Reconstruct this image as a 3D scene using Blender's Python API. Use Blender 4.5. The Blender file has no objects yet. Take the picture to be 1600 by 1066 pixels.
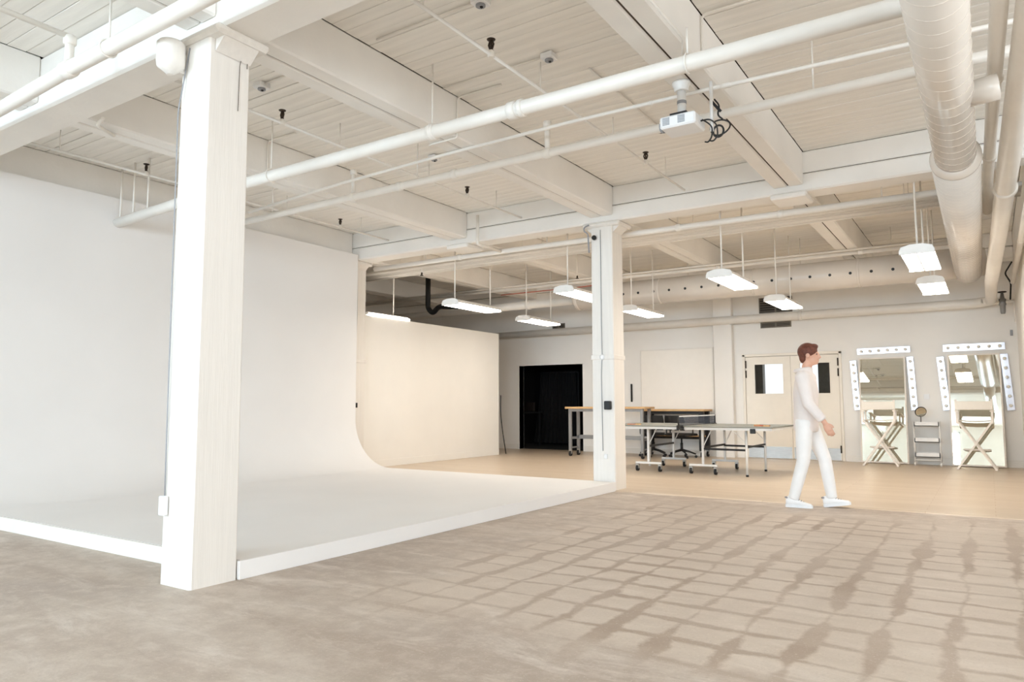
import bpy, math, random
from mathutils import Vector, Matrix
random.seed(11)
S = bpy.context.scene
COL = S.collection
PI = math.pi

# ------------------------------------------------------------------ camera
cd = bpy.data.cameras.new('camera'); cam = bpy.data.objects.new('camera', cd); COL.objects.link(cam)
S.camera = cam
cd.sensor_width = 36.0; cd.sensor_fit = 'HORIZONTAL'; cd.lens = 25.389; cd.clip_end = 200
_yaw, _pit, _rol = 0.582146, 0.0874685, -0.0020487
_f = Vector((-math.sin(_yaw)*math.cos(_pit), math.cos(_yaw)*math.cos(_pit), math.sin(_pit)))
_r = Vector((math.cos(_yaw), math.sin(_yaw), 0)); _u = _r.cross(_f)
_r2 = math.cos(_rol)*_r + math.sin(_rol)*_u; _u2 = -math.sin(_rol)*_r + math.cos(_rol)*_u
cam.matrix_world = Matrix(((_r2.x, _u2.x, -_f.x, 0), (_r2.y, _u2.y, -_f.y, 0), (_r2.z, _u2.z, -_f.z, 1.10), (0, 0, 0, 1)))

# ------------------------------------------------------------------ world, daylight, exposure
S.view_settings.view_transform = 'Standard'; S.view_settings.look = 'None'
S.view_settings.gamma = 1.0; S.view_settings.use_curve_mapping = False
S.view_settings.exposure = 0.07
try: S.cycles.use_denoising = True
except Exception: pass
S.cycles.max_bounces = 10; S.cycles.diffuse_bounces = 7; S.cycles.glossy_bounces = 4
S.cycles.sample_clamp_indirect = 6.0
S.cycles.use_adaptive_sampling = True; S.cycles.adaptive_threshold = 0.02
W = bpy.data.worlds.new('world'); S.world = W; W.use_nodes = True
W.node_tree.nodes['Background'].inputs[0].default_value = (0.92, 0.96, 1.0, 1)
W.node_tree.nodes['Background'].inputs[1].default_value = 1.2
DAY_W = 84.0           # W per square metre of window
LAMP_E = 21.5          # fluorescent diffusers
WIN_X = [(-8.2, 1.6), (-6.0, 1.9), (-2.15, 1.3), (2.0, 2.2)]; WIN_Z = (1.2, 3.7); YF = -7.5
ADDED_WIN_Y = [(-5.4, 2.4), (-2.2, 2.4), (1.0, 2.4), (4.2, 2.4)]; XR2 = 4.8      # unseen windows added in the right wall to brighten faces turned to it
def area(name, loc, rot, sx, sy, power, col):
    l = bpy.data.lights.new(name, 'AREA'); l.shape = 'RECTANGLE'; l.size = sx; l.size_y = sy
    l.energy = power; l.color = col
    o = bpy.data.objects.new(name, l); COL.objects.link(o); o.location = loc; o.rotation_euler = rot
    return o
DAY_C = (0.64, 0.83, 1.0)
for _x, _w in WIN_X:
    area('window_daylight', (_x, YF-0.35, (WIN_Z[0]+WIN_Z[1])/2), (PI/2, 0, 0), _w, WIN_Z[1]-WIN_Z[0], DAY_W*_w*(WIN_Z[1]-WIN_Z[0]), DAY_C)
for _y, _w in ADDED_WIN_Y:
    area('window_daylight', (XR2+0.35, _y, (WIN_Z[0]+WIN_Z[1])/2), (PI/2, 0, PI/2), _w, WIN_Z[1]-WIN_Z[0], DAY_W*0.22*_w*(WIN_Z[1]-WIN_Z[0]), (0.92, 0.96, 1.0))  # fill light behind the added right-wall windows

# ------------------------------------------------------------------ helpers
def lin(c):
    c = c/255.0
    return c/12.92 if c <= 0.04045 else ((c+0.055)/1.055)**2.4
def rgb(r, g, b): return (lin(r), lin(g), lin(b), 1)

class NT:
    def __init__(s, name):
        s.m = bpy.data.materials.new(name); s.m.use_nodes = True
        s.t = s.m.node_tree; s.n = s.t.nodes; s.b = s.n['Principled BSDF']
        s.tc = None
    def add(s, typ, **kw):
        n = s.n.new(typ)
        for k, v in kw.items(): setattr(n, k, v)
        return n
    def link(s, a, b): s.t.links.new(a, b)
    def coords(s, scale=(1, 1, 1), world=False):
        if world:
            g = s.add('ShaderNodeNewGeometry'); out = g.outputs['Position']
        else:
            g = s.add('ShaderNodeTexCoord'); out = g.outputs['Object']
        m = s.add('ShaderNodeMapping'); m.inputs['Scale'].default_value = scale
        s.link(out, m.inputs[0]); return m.outputs[0]
    def noise(s, vec, scale, detail=4, rough=0.55, dist=0.0):
        n = s.add('ShaderNodeTexNoise'); n.inputs['Scale'].default_value = scale
        n.inputs['Detail'].default_value = detail; n.inputs['Roughness'].default_value = rough
        n.inputs['Distortion'].default_value = dist
        s.link(vec, n.inputs['Vector']); return n.outputs['Fac']
    def ramp(s, fac, stops):
        r = s.add('ShaderNodeValToRGB'); e = r.color_ramp.elements
        while len(e) < len(stops): e.new(0.5)
        for i, (p, c) in enumerate(stops): e[i].position = p; e[i].color = c
        s.link(fac, r.inputs[0]); return r.outputs[0]
    def mix(s, fac, a, b, mode='MIX'):
        m = s.add('ShaderNodeMix', data_type='RGBA', blend_type=mode)
        for sock, v in ((m.inputs[0], fac), (m.inputs[6], a), (m.inputs[7], b)):
            if isinstance(v, (int, float)): sock.default_value = v
            elif isinstance(v, tuple): sock.default_value = v
            else: s.link(v, sock)
        return m.outputs[2]
    def math(s, op, a, b=0.0, c=0.0):
        m = s.add('ShaderNodeMath', operation=op)
        for i, v in enumerate((a, b, c)):
            if isinstance(v, (int, float)): m.inputs[i].default_value = v
            else: s.link(v, m.inputs[i])
        return m.outputs[0]
    def bump(s, h, strength, dist=0.01):
        b = s.add('ShaderNodeBump'); b.inputs['Strength'].default_value = strength
        b.inputs['Distance'].default_value = dist
        s.link(h, b.inputs['Height']); s.link(b.outputs[0], s.b.inputs['Normal'])
    def base(s, c):
        if isinstance(c, tuple): s.b.inputs['Base Color'].default_value = c
        else: s.link(c, s.b.inputs['Base Color'])
    def rough(s, v):
        if isinstance(v, (int, float)): s.b.inputs['Roughness'].default_value = v
        else: s.link(v, s.b.inputs['Roughness'])

def plain(name, col, rough=0.6, metal=0.0, spec=0.5, var=0.05, scale=6.0, bump=0.0, bscale=40.0, stretch=(1, 1, 1)):
    t = NT(name); v = t.coords(stretch)
    f = t.noise(v, scale, 3)
    d = tuple(max(0, x*(1-var*2)) for x in col[:3])+(1,)
    l = tuple(min(1, x*(1+var)) for x in col[:3])+(1,)
    t.base(t.ramp(f, [(0.3, d), (0.7, l)])); t.rough(rough)
    t.b.inputs['Metallic'].default_value = metal
    t.b.inputs['Specular IOR Level'].default_value = spec
    if bump: t.bump(t.noise(t.coords(stretch), bscale, 4), bump)
    return t.m

M = {}
M['beam'] = plain('painted_timber', rgb(240, 237, 232), 0.62, var=0.03, scale=1.2, bump=0.25, bscale=16, stretch=(1, 1, 1))
M['plank'] = plain('painted_plank', rgb(239, 235, 228), 0.6, var=0.04, scale=2.0, bump=0.2, bscale=12, stretch=(0.4, 6, 6))
M['dark_gap'] = plain('dark_gap', rgb(74, 62, 50), 0.9, var=0.1)
M['column'] = plain('painted_column', rgb(232, 227, 220), 0.6, var=0.02, scale=3, bump=0.2, bscale=10, stretch=(9, 9, 0.5))
M['wall'] = plain('painted_wall', rgb(239, 236, 231), 0.7, var=0.015, scale=1.5, bump=0.05, bscale=60)
M['cyc'] = plain('matte_cyclorama_paint', rgb(235, 233, 231), 0.75, var=0.012, scale=0.9, bump=0.03, bscale=30)
M['cream'] = plain('cream_partition_paint', rgb(236, 233, 227), 0.65, var=0.012, scale=1.5)
M['trim'] = plain('white_trim_paint', rgb(233, 229, 222), 0.5, var=0.02)
M['pipe'] = plain('white_pipe_paint', rgb(235, 230, 222), 0.38, var=0.025, scale=3)
M['duct'] = plain('painted_spiral_duct', rgb(222, 214, 204), 0.24, var=0.03, scale=2)
M['duct_seam'] = plain('duct_seam_paint', rgb(230, 221, 209), 0.4, var=0.02)
M['black'] = plain('black_plastic', rgb(28, 27, 27), 0.5, var=0.1)
M['rubber'] = plain('black_rubber', rgb(34, 33, 33), 0.75, var=0.1)
M['sprink'] = plain('dark_bronze_sprinkler', rgb(66, 54, 44), 0.45, metal=0.5, var=0.1)
M['white_metal'] = plain('white_powder_coat', rgb(232, 230, 226), 0.4, var=0.02)
M['grey_metal'] = plain('grey_steel', rgb(150, 150, 150), 0.4, metal=0.6, var=0.05)
M['steel'] = plain('brushed_steel', rgb(190, 188, 184), 0.3, metal=0.95, var=0.06, scale=9, stretch=(1, 8, 8))
M['chrome'] = plain('chrome', rgb(196, 196, 202), 0.22, metal=1.0, var=0.02)
M['mirror'] = plain('mirror_glass', rgb(226, 226, 216), 0.015, metal=1.0, var=0.003)
M['bulb'] = plain('frosted_bulb', rgb(240, 236, 228), 0.15, var=0.01)
M['woodtop'] = plain('maple_worktop', rgb(212, 172, 122), 0.45, var=0.12, scale=5, stretch=(1, 14, 14))
M['tabletop'] = plain('grey_green_table', rgb(120, 120, 108), 0.4, var=0.04)
M['net'] = plain('dark_net', rgb(70, 74, 84), 0.8, var=0.1)
M['red'] = plain('red_rubber', rgb(176, 62, 46), 0.6, var=0.05)
M['door'] = plain('cream_door_paint', rgb(238, 231, 219), 0.5, var=0.012)
M['hardware'] = plain('dark_hinge', rgb(70, 62, 56), 0.4, metal=0.7, var=0.1)
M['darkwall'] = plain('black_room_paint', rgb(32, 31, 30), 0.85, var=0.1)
M['curtain'] = plain('black_curtain', rgb(17, 16, 15), 0.9, var=0.15, scale=9, stretch=(8, 8, 0.4))
M['canvas'] = plain('white_canvas', rgb(238, 232, 222), 0.85, var=0.02, bump=0.15, bscale=200)
M['white_wood'] = plain('white_painted_wood', rgb(238, 230, 220), 0.5, var=0.03, stretch=(1, 1, 6))
M['grille'] = plain('grey_vent', rgb(120, 112, 100), 0.6, var=0.08)
M['vent_dark'] = plain('vent_shadow', rgb(50, 45, 40), 0.8)
M['plastic_white'] = plain('white_plastic', rgb(236, 236, 236), 0.35, var=0.01)
M['plastic_grey'] = plain('grey_plastic', rgb(150, 152, 156), 0.5, var=0.03)
M['skin'] = plain('skin', rgb(214, 166, 142), 0.55, var=0.03)
M['hair'] = plain('auburn_hair', rgb(104, 54, 36), 0.6, var=0.2, scale=40, bump=0.6, bscale=60)
M['jacket'] = plain('pale_sweatshirt', rgb(232, 223, 218), 0.85, var=0.02, bump=0.3, bscale=25)
M['trousers'] = plain('white_trousers', rgb(240, 238, 236), 0.85, var=0.02, bump=0.3, bscale=20)
M['shoe'] = plain('white_leather', rgb(242, 241, 240), 0.5, var=0.02)
M['shoe_grey'] = plain('grey_lace', rgb(150, 148, 152), 0.6, var=0.05)
M['eye'] = plain('eye_dark', rgb(60, 42, 34), 0.3)
M['cableR'] = plain('red_cable', rgb(186, 96, 74), 0.6)
M['panel'] = plain('ivory_board', rgb(243, 238, 230), 0.4, var=0.008)

def emit(name, col, strength):
    t = NT(name); t.base((0.9, 0.9, 0.88, 1))
    f = t.noise(t.coords(), 3, 2)
    e = t.ramp(f, [(0.2, tuple(c*0.97 for c in col)+(1,)), (0.8, tuple(col)+(1,))])
    t.link(e, t.b.inputs['Emission Color']); t.b.inputs['Emission Strength'].default_value = strength
    return t.m
M['lens'] = emit('fluorescent_lens', (1.0, 0.92, 0.82), LAMP_E)

def glassmat():
    t = NT('clear_glass'); t.base((0.95, 0.97, 0.97, 1)); t.rough(0.02)
    t.b.inputs['Transmission Weight'].default_value = 1.0; t.b.inputs['IOR'].default_value = 1.02
    return t.m
M['glass'] = glassmat()

def concrete():
    t = NT('stained_concrete'); p = t.coords(world=True)
    # base mottling
    n1 = t.noise(p, 0.55, 6, 0.6, 0.6); n2 = t.noise(p, 8.0, 7, 0.7)
    ps = t.coords((0.45, 2.2, 1), world=True); n3 = t.noise(ps, 1.3, 5, 0.6, 0.4)
    c = t.ramp(n1, [(0.30, rgb(164, 149, 136)), (0.50, rgb(185, 171, 157)), (0.70, rgb(203, 190, 177))])
    c = t.mix(t.ramp(n3, [(0.35, (0.7, 0.7, 0.7, 1)), (0.58, (0, 0, 0, 1))]), c, rgb(165, 148, 133))
    n4 = t.noise(t.coords((0.6, 1.6, 1), world=True), 2.6, 7, 0.68, 0.8)
    c = t.mix(t.ramp(n4, [(0.52, (0, 0, 0, 1)), (0.70, (0.75, 0.75, 0.75, 1))]), c, rgb(215, 204, 193))
    c = t.mix(t.ramp(n2, [(0.48, (0, 0, 0, 1)), (0.66, (0.36, 0.36, 0.36, 1))]), c, rgb(216, 204, 191))
    c = t.mix(t.ramp(n2, [(0.33, (0.30, 0.30, 0.30, 1)), (0.47, (0, 0, 0, 1))]), c, rgb(158, 142, 128))
    # ghost grid of removed tiles
    pj = t.coords(world=True)
    wob = t.add('ShaderNodeTexNoise'); wob.inputs['Scale'].default_value = 1.7; wob.inputs['Detail'].default_value = 6
    t.link(pj, wob.inputs['Vector'])
    sub = t.add('ShaderNodeVectorMath', operation='SUBTRACT'); t.link(wob.outputs['Color'], sub.inputs[0]); sub.inputs[1].default_value = (0.5, 0.5, 0.5)
    scl = t.add('ShaderNodeVectorMath', operation='SCALE'); t.link(sub.outputs[0], scl.inputs[0]); scl.inputs['Scale'].default_value = 0.14
    addv = t.add('ShaderNodeVectorMath', operation='ADD'); t.link(pj, addv.inputs[0]); t.link(scl.outputs[0], addv.inputs[1])
    sep = t.add('ShaderNodeSeparateXYZ'); t.link(addv.outputs[0], sep.inputs[0])
    def linedist(sock, off):
        a = t.math('DIVIDE', t.math('ADD', sock, off), 0.288)
        fr = t.math('FRACT', a)
        return t.math('MULTIPLY', t.math('MINIMUM', fr, t.math('SUBTRACT', 1.0, fr)), 0.288)   # metres to the line
    dx = linedist(sep.outputs[0], 20+2.36-0.288*69+0.0); dy = linedist(sep.outputs[1], 20-3.78+0.03)
    wn = t.noise(pj, 1.1, 4, 0.6, 0.5); wn2 = t.noise(t.coords((1.0, 0.8, 1), world=True), 0.9, 4, 0.6, 0.3)
    # line half width swells along the length
    mr = t.add('ShaderNodeMapRange'); mr.inputs[1].default_value = 0.42; mr.inputs[2].default_value = 0.72; mr.inputs[3].default_value = 0.002; mr.inputs[4].default_value = 0.085
    t.link(wn, mr.inputs[0])
    mr2 = t.add('ShaderNodeMapRange'); mr2.inputs[1].default_value = 0.40; mr2.inputs[2].default_value = 0.75; mr2.inputs[3].default_value = 0.001; mr2.inputs[4].default_value = 0.055
    t.link(wn2, mr2.inputs[0])
    def soft(d, w):
        a = t.math('DIVIDE', t.math('SUBTRACT', t.math('ADD', w, 0.016), t.math('ADD', d, t.math('MULTIPLY', t.math('SUBTRACT', n2, 0.5), 0.05))), 0.026)
        m = t.add('ShaderNodeClamp'); t.link(a, m.inputs[0]); return m.outputs[0]
    lx = soft(dx, mr.outputs[0]); ly = soft(dy, mr2.outputs[0])
    l = t.math('MAXIMUM', lx, ly)
    # where the tiles used to lie
    g = t.add('ShaderNodeNewGeometry'); sp = t.add('ShaderNodeSeparateXYZ'); t.link(g.outputs['Position'], sp.inputs[0])
    def step(sock, a, b):
        m = t.add('ShaderNodeMapRange'); m.interpolation_type = 'SMOOTHSTEP'
        m.inputs[1].default_value = a; m.inputs[2].default_value = b; t.link(sock, m.inputs[0]); return m.outputs[0]
    edge = t.math('ADD', sp.outputs[0], t.math('MULTIPLY', t.math('SUBTRACT', wn, 0.5), 2.2))
    edgey = t.math('ADD', sp.outputs[1], t.math('MULTIPLY', t.math('SUBTRACT', wn2, 0.5), 1.6))
    mask = t.math('MULTIPLY', step(edge, -3.5, -2.9), t.math('MULTIPLY', step(edgey, 2.75, 3.35), t.math('SUBTRACT', 1.0, step(edgey, 7.3, 8.1))))
    fade = t.ramp(t.noise(pj, 0.8, 4), [(0.33, (0.45, 0.45, 0.45, 1)), (0.6, (1, 1, 1, 1))])
    mk = t.math('MULTIPLY', t.math('MULTIPLY', l, mask), fade)
    c = t.mix(t.math('MULTIPLY', mask, 0.62), c, rgb(206, 191, 175))
    c = t.mix(t.math('MULTIPLY', mk, 0.78), c, t.mix(n2, rgb(144, 122, 104), rgb(160, 140, 122)))
    # gritty speckle
    sk = t.noise(p, 70, 2, 0.7)
    c = t.mix(t.ramp(sk, [(0.60, (0, 0, 0, 1)), (0.72, (0.35, 0.35, 0.35, 1))]), c, rgb(228, 217, 203))
    c = t.mix(t.ramp(sk, [(0.28, (0.35, 0.35, 0.35, 1)), (0.40, (0, 0, 0, 1))]), c, rgb(150, 132, 116))
    t.base(c)
    t.rough(t.ramp(n1, [(0.3, (0.42, 0.42, 0.42, 1)), (0.7, (0.62, 0.62, 0.62, 1))]))
    t.b.inputs['Specular IOR Level'].default_value = 0.35
    t.bump(t.noise(p, 30, 5, 0.6), 0.12, 0.01)
    return t.m
M['concrete'] = concrete()

def woodfloor():
    t = NT('pale_oak_floor'); p = t.coords(world=True)
    br = t.add('ShaderNodeTexBrick'); t.link(p, br.inputs['Vector'])
    br.inputs['Scale'].default_value = 1.0; br.inputs['Brick Width'].default_value = 1.6; br.inputs['Row Height'].default_value = 0.14
    br.inputs['Mortar Size'].default_value = 0.0025; br.offset = 0.37
    br.inputs['Color1'].default_value = rgb(208, 191, 170); br.inputs['Color2'].default_value = rgb(199, 181, 159); br.inputs['Mortar'].default_value = rgb(176, 146, 116)
    g = t.noise(t.coords((1.2, 16, 1), world=True), 2.5, 5, 0.6)
    c = t.mix(t.ramp(g, [(0.3, (0.35, 0.35, 0.35, 1)), (0.65, (0, 0, 0, 1))]), br.outputs['Color'], rgb(192, 171, 147))
    t.base(c); t.rough(0.34); t.b.inputs['Specular IOR Level'].default_value = 0.45
    t.bump(g, 0.04, 0.005)
    return t.m
M['woodfloor'] = woodfloor()

def finish(o, label=None, cat=None, group=None, kind=None):
    if label: o['label'] = label
    if cat: o['category'] = cat
    if group: o['group'] = group
    if kind: o['kind'] = kind
    return o

def thing(name, loc, label, cat, group=None, rz=0.0):
    o = bpy.data.objects.new(name, None); COL.objects.link(o)
    o.location = loc; o.rotation_euler = (0, 0, rz); o.empty_display_size = 0.1
    return finish(o, label, cat, group)

class MB:
    def __init__(s): s.v = []; s.f = []; s.sm = []
    def _add(s, vs, fs, smooth=False):
        b = len(s.v); s.v += [tuple(v) for v in vs]; s.f += [tuple(i+b for i in f) for f in fs]; s.sm += [smooth]*len(fs)
    def box(s, x0, x1, y0, y1, z0, z1, bev=0.0):
        if bev <= 0:
            vs = [(x, y, z) for z in (z0, z1) for y in (y0, y1) for x in (x0, x1)]
            s._add(vs, [(0, 2, 3, 1), (4, 5, 7, 6), (0, 1, 5, 4), (2, 6, 7, 3), (0, 4, 6, 2), (1, 3, 7, 5)])
        else:
            b = min(bev, (x1-x0)/2.01, (y1-y0)/2.01, (z1-z0)/2.01)
            vs = []; idx = {}
            for ix, (x, xi) in enumerate(((x0, x0+b), (x1, x1-b))):
                for iy, (y, yi) in enumerate(((y0, y0+b), (y1, y1-b))):
                    for iz, (z, zi) in enumerate(((z0, z0+b), (z1, z1-b))):
                        idx[ix, iy, iz] = len(vs); vs += [(x, yi, zi), (xi, y, zi), (xi, yi, z)]
            I = lambda a, b_, c, k: idx[a, b_, c]+k
            fs = []
            fs += [(I(0,0,0,0), I(0,0,1,0), I(0,1,1,0), I(0,1,0,0)), (I(1,0,0,0), I(1,1,0,0), I(1,1,1,0), I(1,0,1,0))]
            fs += [(I(0,0,0,1), I(1,0,0,1), I(1,0,1,1), I(0,0,1,1)), (I(0,1,0,1), I(0,1,1,1), I(1,1,1,1), I(1,1,0,1))]
            fs += [(I(0,0,0,2), I(0,1,0,2), I(1,1,0,2), I(1,0,0,2)), (I(0,0,1,2), I(1,0,1,2), I(1,1,1,2), I(0,1,1,2))]
            for a in (0, 1):
                for c in (0, 1):
                    q = (I(a,0,c,0), I(a,1,c,0), I(a,1,c,2), I(a,0,c,2)); fs.append(q if (a ^ c) else q[::-1])
                    q = (I(a,c,0,0), I(a,c,1,0), I(a,c,1,1), I(a,c,0,1)); fs.append(q[::-1] if (a ^ c) else q)
                    q = (I(0,a,c,1), I(1,a,c,1), I(1,a,c,2), I(0,a,c,2)); fs.append(q[::-1] if (a ^ c) else q)
                    for e in (0, 1):
                        q = (I(a,c,e,0), I(a,c,e,1), I(a,c,e,2)); fs.append(q if (a ^ c ^ e) else q[::-1])
            s._add(vs, fs)
        return s
    def obox(s, c, ax, ay, az, hx, hy, hz):
        c = Vector(c); ax, ay, az = Vector(ax).normalized(), Vector(ay).normalized(), Vector(az).normalized()
        vs = [c+ax*hx*i+ay*hy*j+az*hz*k for k in (-1, 1) for j in (-1, 1) for i in (-1, 1)]
        s._add(vs, [(0, 2, 3, 1), (4, 5, 7, 6), (0, 1, 5, 4), (2, 6, 7, 3), (0, 4, 6, 2), (1, 3, 7, 5)]); return s
    def bar(s, p, q, w, h, up=(0, 0, 1)):
        p, q = Vector(p), Vector(q); d = (q-p).normalized(); up = Vector(up)
        if abs(d.dot(up)) > 0.98: up = Vector((1, 0, 0))
        sx = d.cross(up).normalized(); sz = sx.cross(d).normalized()
        return s.obox((p+q)/2, d, sx, sz, (q-p).length/2, w/2, h/2)
    def tube(s, pts, r, n=12, caps=True, smooth=True, closed=False):
        pts = [Vector(p) for p in pts]; rs = r if isinstance(r, (list, tuple)) else [r]*len(pts)
        ring = []; N = len(pts); prev = None
        for i, p in enumerate(pts):
            if closed: d = (pts[(i+1) % N]-pts[i-1]).normalized()
            elif i == 0: d = (pts[1]-p).normalized()
            elif i == N-1: d = (p-pts[-2]).normalized()
            else: d = ((pts[i+1]-p).normalized()+(p-pts[i-1]).normalized()).normalized()
            if prev is None:
                a = Vector((0, 0, 1)) if abs(d.z) < 0.9 else Vector((1, 0, 0))
                x = d.cross(a).normalized()
            else:
                x = (prev-d*prev.dot(d)).normalized()
            prev = x; y = d.cross(x)
            ring.append([p+(x*math.cos(2*PI*k/n)+y*math.sin(2*PI*k/n))*rs[i] for k in range(n)])
        vs = [v for rr in ring for v in rr]; fs = []
        for i in range(N if closed else N-1):
            j = (i+1) % N
            for k in range(n):
                fs.append((i*n+k, i*n+(k+1) % n, j*n+(k+1) % n, j*n+k))
        b = len(s.v); s._add(vs, fs, smooth)
        if caps and not closed:
            s.f += [tuple(b+k for k in range(n))[::-1], tuple(b+(N-1)*n+k for k in range(n))]; s.sm += [False, False]
        return s
    def cyl(s, p, q, r, n=16, smooth=True): return s.tube([p, q], r, n, True, smooth)
    def lathe(s, c, axis, prof, n=20, smooth=True):
        c = Vector(c); ax = Vector(axis).normalized()
        a = Vector((0, 0, 1)) if abs(ax.z) < 0.9 else Vector((1, 0, 0))
        x = ax.cross(a).normalized(); y = ax.cross(x)
        vs = []; fs = []
        for (r, h) in prof:
            vs += [c+ax*h+(x*math.cos(2*PI*k/n)+y*math.sin(2*PI*k/n))*max(r, 1e-4) for k in range(n)]
        for i in range(len(prof)-1):
            for k in range(n): fs.append((i*n+k, i*n+(k+1) % n, (i+1)*n+(k+1) % n, (i+1)*n+k))
        m = len(prof)
        b = len(s.v); s._add(vs, fs, smooth)
        s.f += [tuple(b+k for k in range(n))[::-1], tuple(b+(m-1)*n+k for k in range(n))]; s.sm += [False, False]
        return s
    def sphere(s, c, r, n=14, m=9, sc=(1, 1, 1)):
        c = Vector(c); vs = []; fs = []
        for i in range(m+1):
            t = PI*i/m
            for k in range(n):
                a = 2*PI*k/n
                vs.append((c.x+r*sc[0]*math.sin(t)*math.cos(a), c.y+r*sc[1]*math.sin(t)*math.sin(a), c.z+r*sc[2]*math.cos(t)))
        for i in range(m):
            for k in range(n): fs.append((i*n+k, (i+1)*n+k, (i+1)*n+(k+1) % n, i*n+(k+1) % n))
        s._add(vs, fs, True); return s
    def prism(s, poly, a, b, plane='xz', smooth=False):
        # poly in the given plane, extruded along the remaining axis from a to b
        def P(p, t):
            if plane == 'xz': return (p[0], t, p[1])
            if plane == 'yz': return (t, p[0], p[1])
            return (p[0], p[1], t)
        n = len(poly); vs = [P(p, a) for p in poly]+[P(p, b) for p in poly]
        fs = [(i, (i+1) % n, n+(i+1) % n, n+i) for i in range(n)]
        bb = len(s.v); s._add(vs, fs, smooth)
        s.f += [tuple(bb+i for i in range(n))[::-1], tuple(bb+n+i for i in range(n))]; s.sm += [False, False]
        return s
    def build(s, name, mat, parent=None, local=False, label=None, cat=None, group=None, kind=None, recalc=True):
        off = Vector((0, 0, 0))
        if parent is not None and not local:
            p = parent
            while p is not None: off += p.location; p = p.parent
        elif parent is None:
            xs = [v[0] for v in s.v]; ys = [v[1] for v in s.v]; zs = [v[2] for v in s.v]
            off = Vector(((min(xs)+max(xs))/2, (min(ys)+max(ys))/2, min(zs)))
        me = bpy.data.meshes.new(name)
        me.from_pydata([(v[0]-off.x, v[1]-off.y, v[2]-off.z) for v in s.v], [], s.f)
        me.polygons.foreach_set('use_smooth', s.sm)
        if recalc:
            import bmesh
            bm = bmesh.new(); bm.from_mesh(me); bmesh.ops.recalc_face_normals(bm, faces=bm.faces); bm.to_mesh(me); bm.free()
        me.materials.append(M[mat] if isinstance(mat, str) else mat); me.update()
        o = bpy.data.objects.new(name, me); COL.objects.link(o)
        if parent is None: o.location = off
        else: o.parent = parent
        return finish(o, label, cat, group, kind)

def copy_tree(o, parent=None, loc=None, rz=None, label=None):
    c = o.copy(); COL.objects.link(c)
    if parent is not None: c.parent = parent
    if loc is not None: c.location = loc
    if rz is not None: c.rotation_euler = (0, 0, rz)
    if label: c['label'] = label
    for ch in list(o.children): copy_tree(ch, c)
    return c

def arc(c, r, a0, a1, n, f):   # f(x,y)->3D
    return [f(c[0]+r*math.cos(a0+(a1-a0)*i/n), c[1]+r*math.sin(a0+(a1-a0)*i/n)) for i in range(n+1)]
def rounded(pts, r, n=5):
    pts = [Vector(p) for p in pts]; out = [pts[0]]
    for i in range(1, len(pts)-1):
        a, b, c = pts[i-1], pts[i], pts[i+1]
        d1 = (a-b); d2 = (c-b); k = min(r, d1.length*0.49, d2.length*0.49)
        p = b+d1.normalized()*k; q = b+d2.normalized()*k
        for j in range(n+1):
            t = j/n; out.append(p*(1-t)**2+b*2*t*(1-t)+q*t**2)
    out.append(pts[-1]); return out

# ------------------------------------------------------------------ dimensions
ZC = 3.96                      # ceiling
YB = 15.08                     # back wall
XR = 0.46                      # right wall (far part)
XL = -9.15                     # wall behind the cyclorama
XLL = -13.3                    # far left wall beyond the second column row
YW = 8.47                      # edge of the oak floor
BX = [-11.34, -8.95, -6.56, -4.17, -1.80]    # beam centre lines

# ------------------------------------------------------------------ floor, walls
MB().box(XL-0.2, XR2, YF, YW, -0.12, 0).build('floor', 'concrete', kind='structure', label='stained bare concrete floor with ghost marks of square tiles')
MB().box(XLL, XR2, YW, YB+0.2, -0.12, 0.006).build('floor_wood', 'woodfloor', kind='structure', label='pale oak plank floor in the far half of the room')
MB().prism([(YW-0.03, 0.0), (YW-0.02, 0.007), (YW+0.025, 0.012), (YW+0.03, 0.006)], -4.0, XR2, 'yz').build('trim_1', 'woodfloor', kind='structure', label='thin wooden threshold between concrete and oak floor')
wb = MB()
DX0, DX1 = -9.71, -7.94; EX0, EX1 = -4.165, -2.385
for (a, b, z0, z1) in ((XLL, DX0, 0, ZC), (DX0, DX1, 2.045, ZC), (DX1, EX0, 0, ZC), (EX0, EX1, 2.06, ZC), (EX1, XR+0.2, 0, ZC)):
    wb.box(a, b, YB, YB+0.2, z0, z1)
wb.build('wall_back', 'wall', kind='structure')
MB().box(-4.77, -4.385, YB-0.16, YB, 0, ZC, 0.01).build('trim_2', 'wall', kind='structure', label='square pilaster on the far wall beside the double door')
MB().box(XR, XR+0.2, 8.9, YB, 0, ZC).build('wall_right', 'wall', kind='structure')
wl = MB(); ys = YF-0.2
for y, w in ADDED_WIN_Y:  # openings for the windows added as fill
    wl.box(XR2, XR2+0.2, ys, y-w/2, 0, ZC); wl.box(XR2, XR2+0.2, y-w/2, y+w/2, 0, WIN_Z[0]); wl.box(XR2, XR2+0.2, y-w/2, y+w/2, WIN_Z[1], ZC); ys = y+w/2
wl.box(XR2, XR2+0.2, ys, 9.1, 0, ZC).build('wall_right_near', 'wall', kind='structure')
MB().box(XR, XR2, 8.9, 9.1, 0, ZC).build('wall_right_return', 'wall', kind='structure')
MB().box(XL-0.2, XL, YF, 8.9, 0, ZC).box(XLL, XL-0.2, 8.72, 8.9, 0, ZC).build('wall_left', 'wall', kind='structure')
MB().box(XLL-0.2, XLL, 8.72, YB+0.2, 0, ZC).build('wall_left_far', 'wall', kind='structure')
fw = MB(); xs = XL-0.2
for x, w in WIN_X:
    fw.box(xs, x-w/2, YF-0.2, YF, 0, ZC); fw.box(x-w/2, x+w/2, YF-0.2, YF, 0, WIN_Z[0]); fw.box(x-w/2, x+w/2, YF-0.2, YF, WIN_Z[1], ZC); xs = x+w/2
fw.box(xs, XR2, YF-0.2, YF, 0, ZC); fw.build('wall_front', 'wall', kind='structure')
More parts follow.
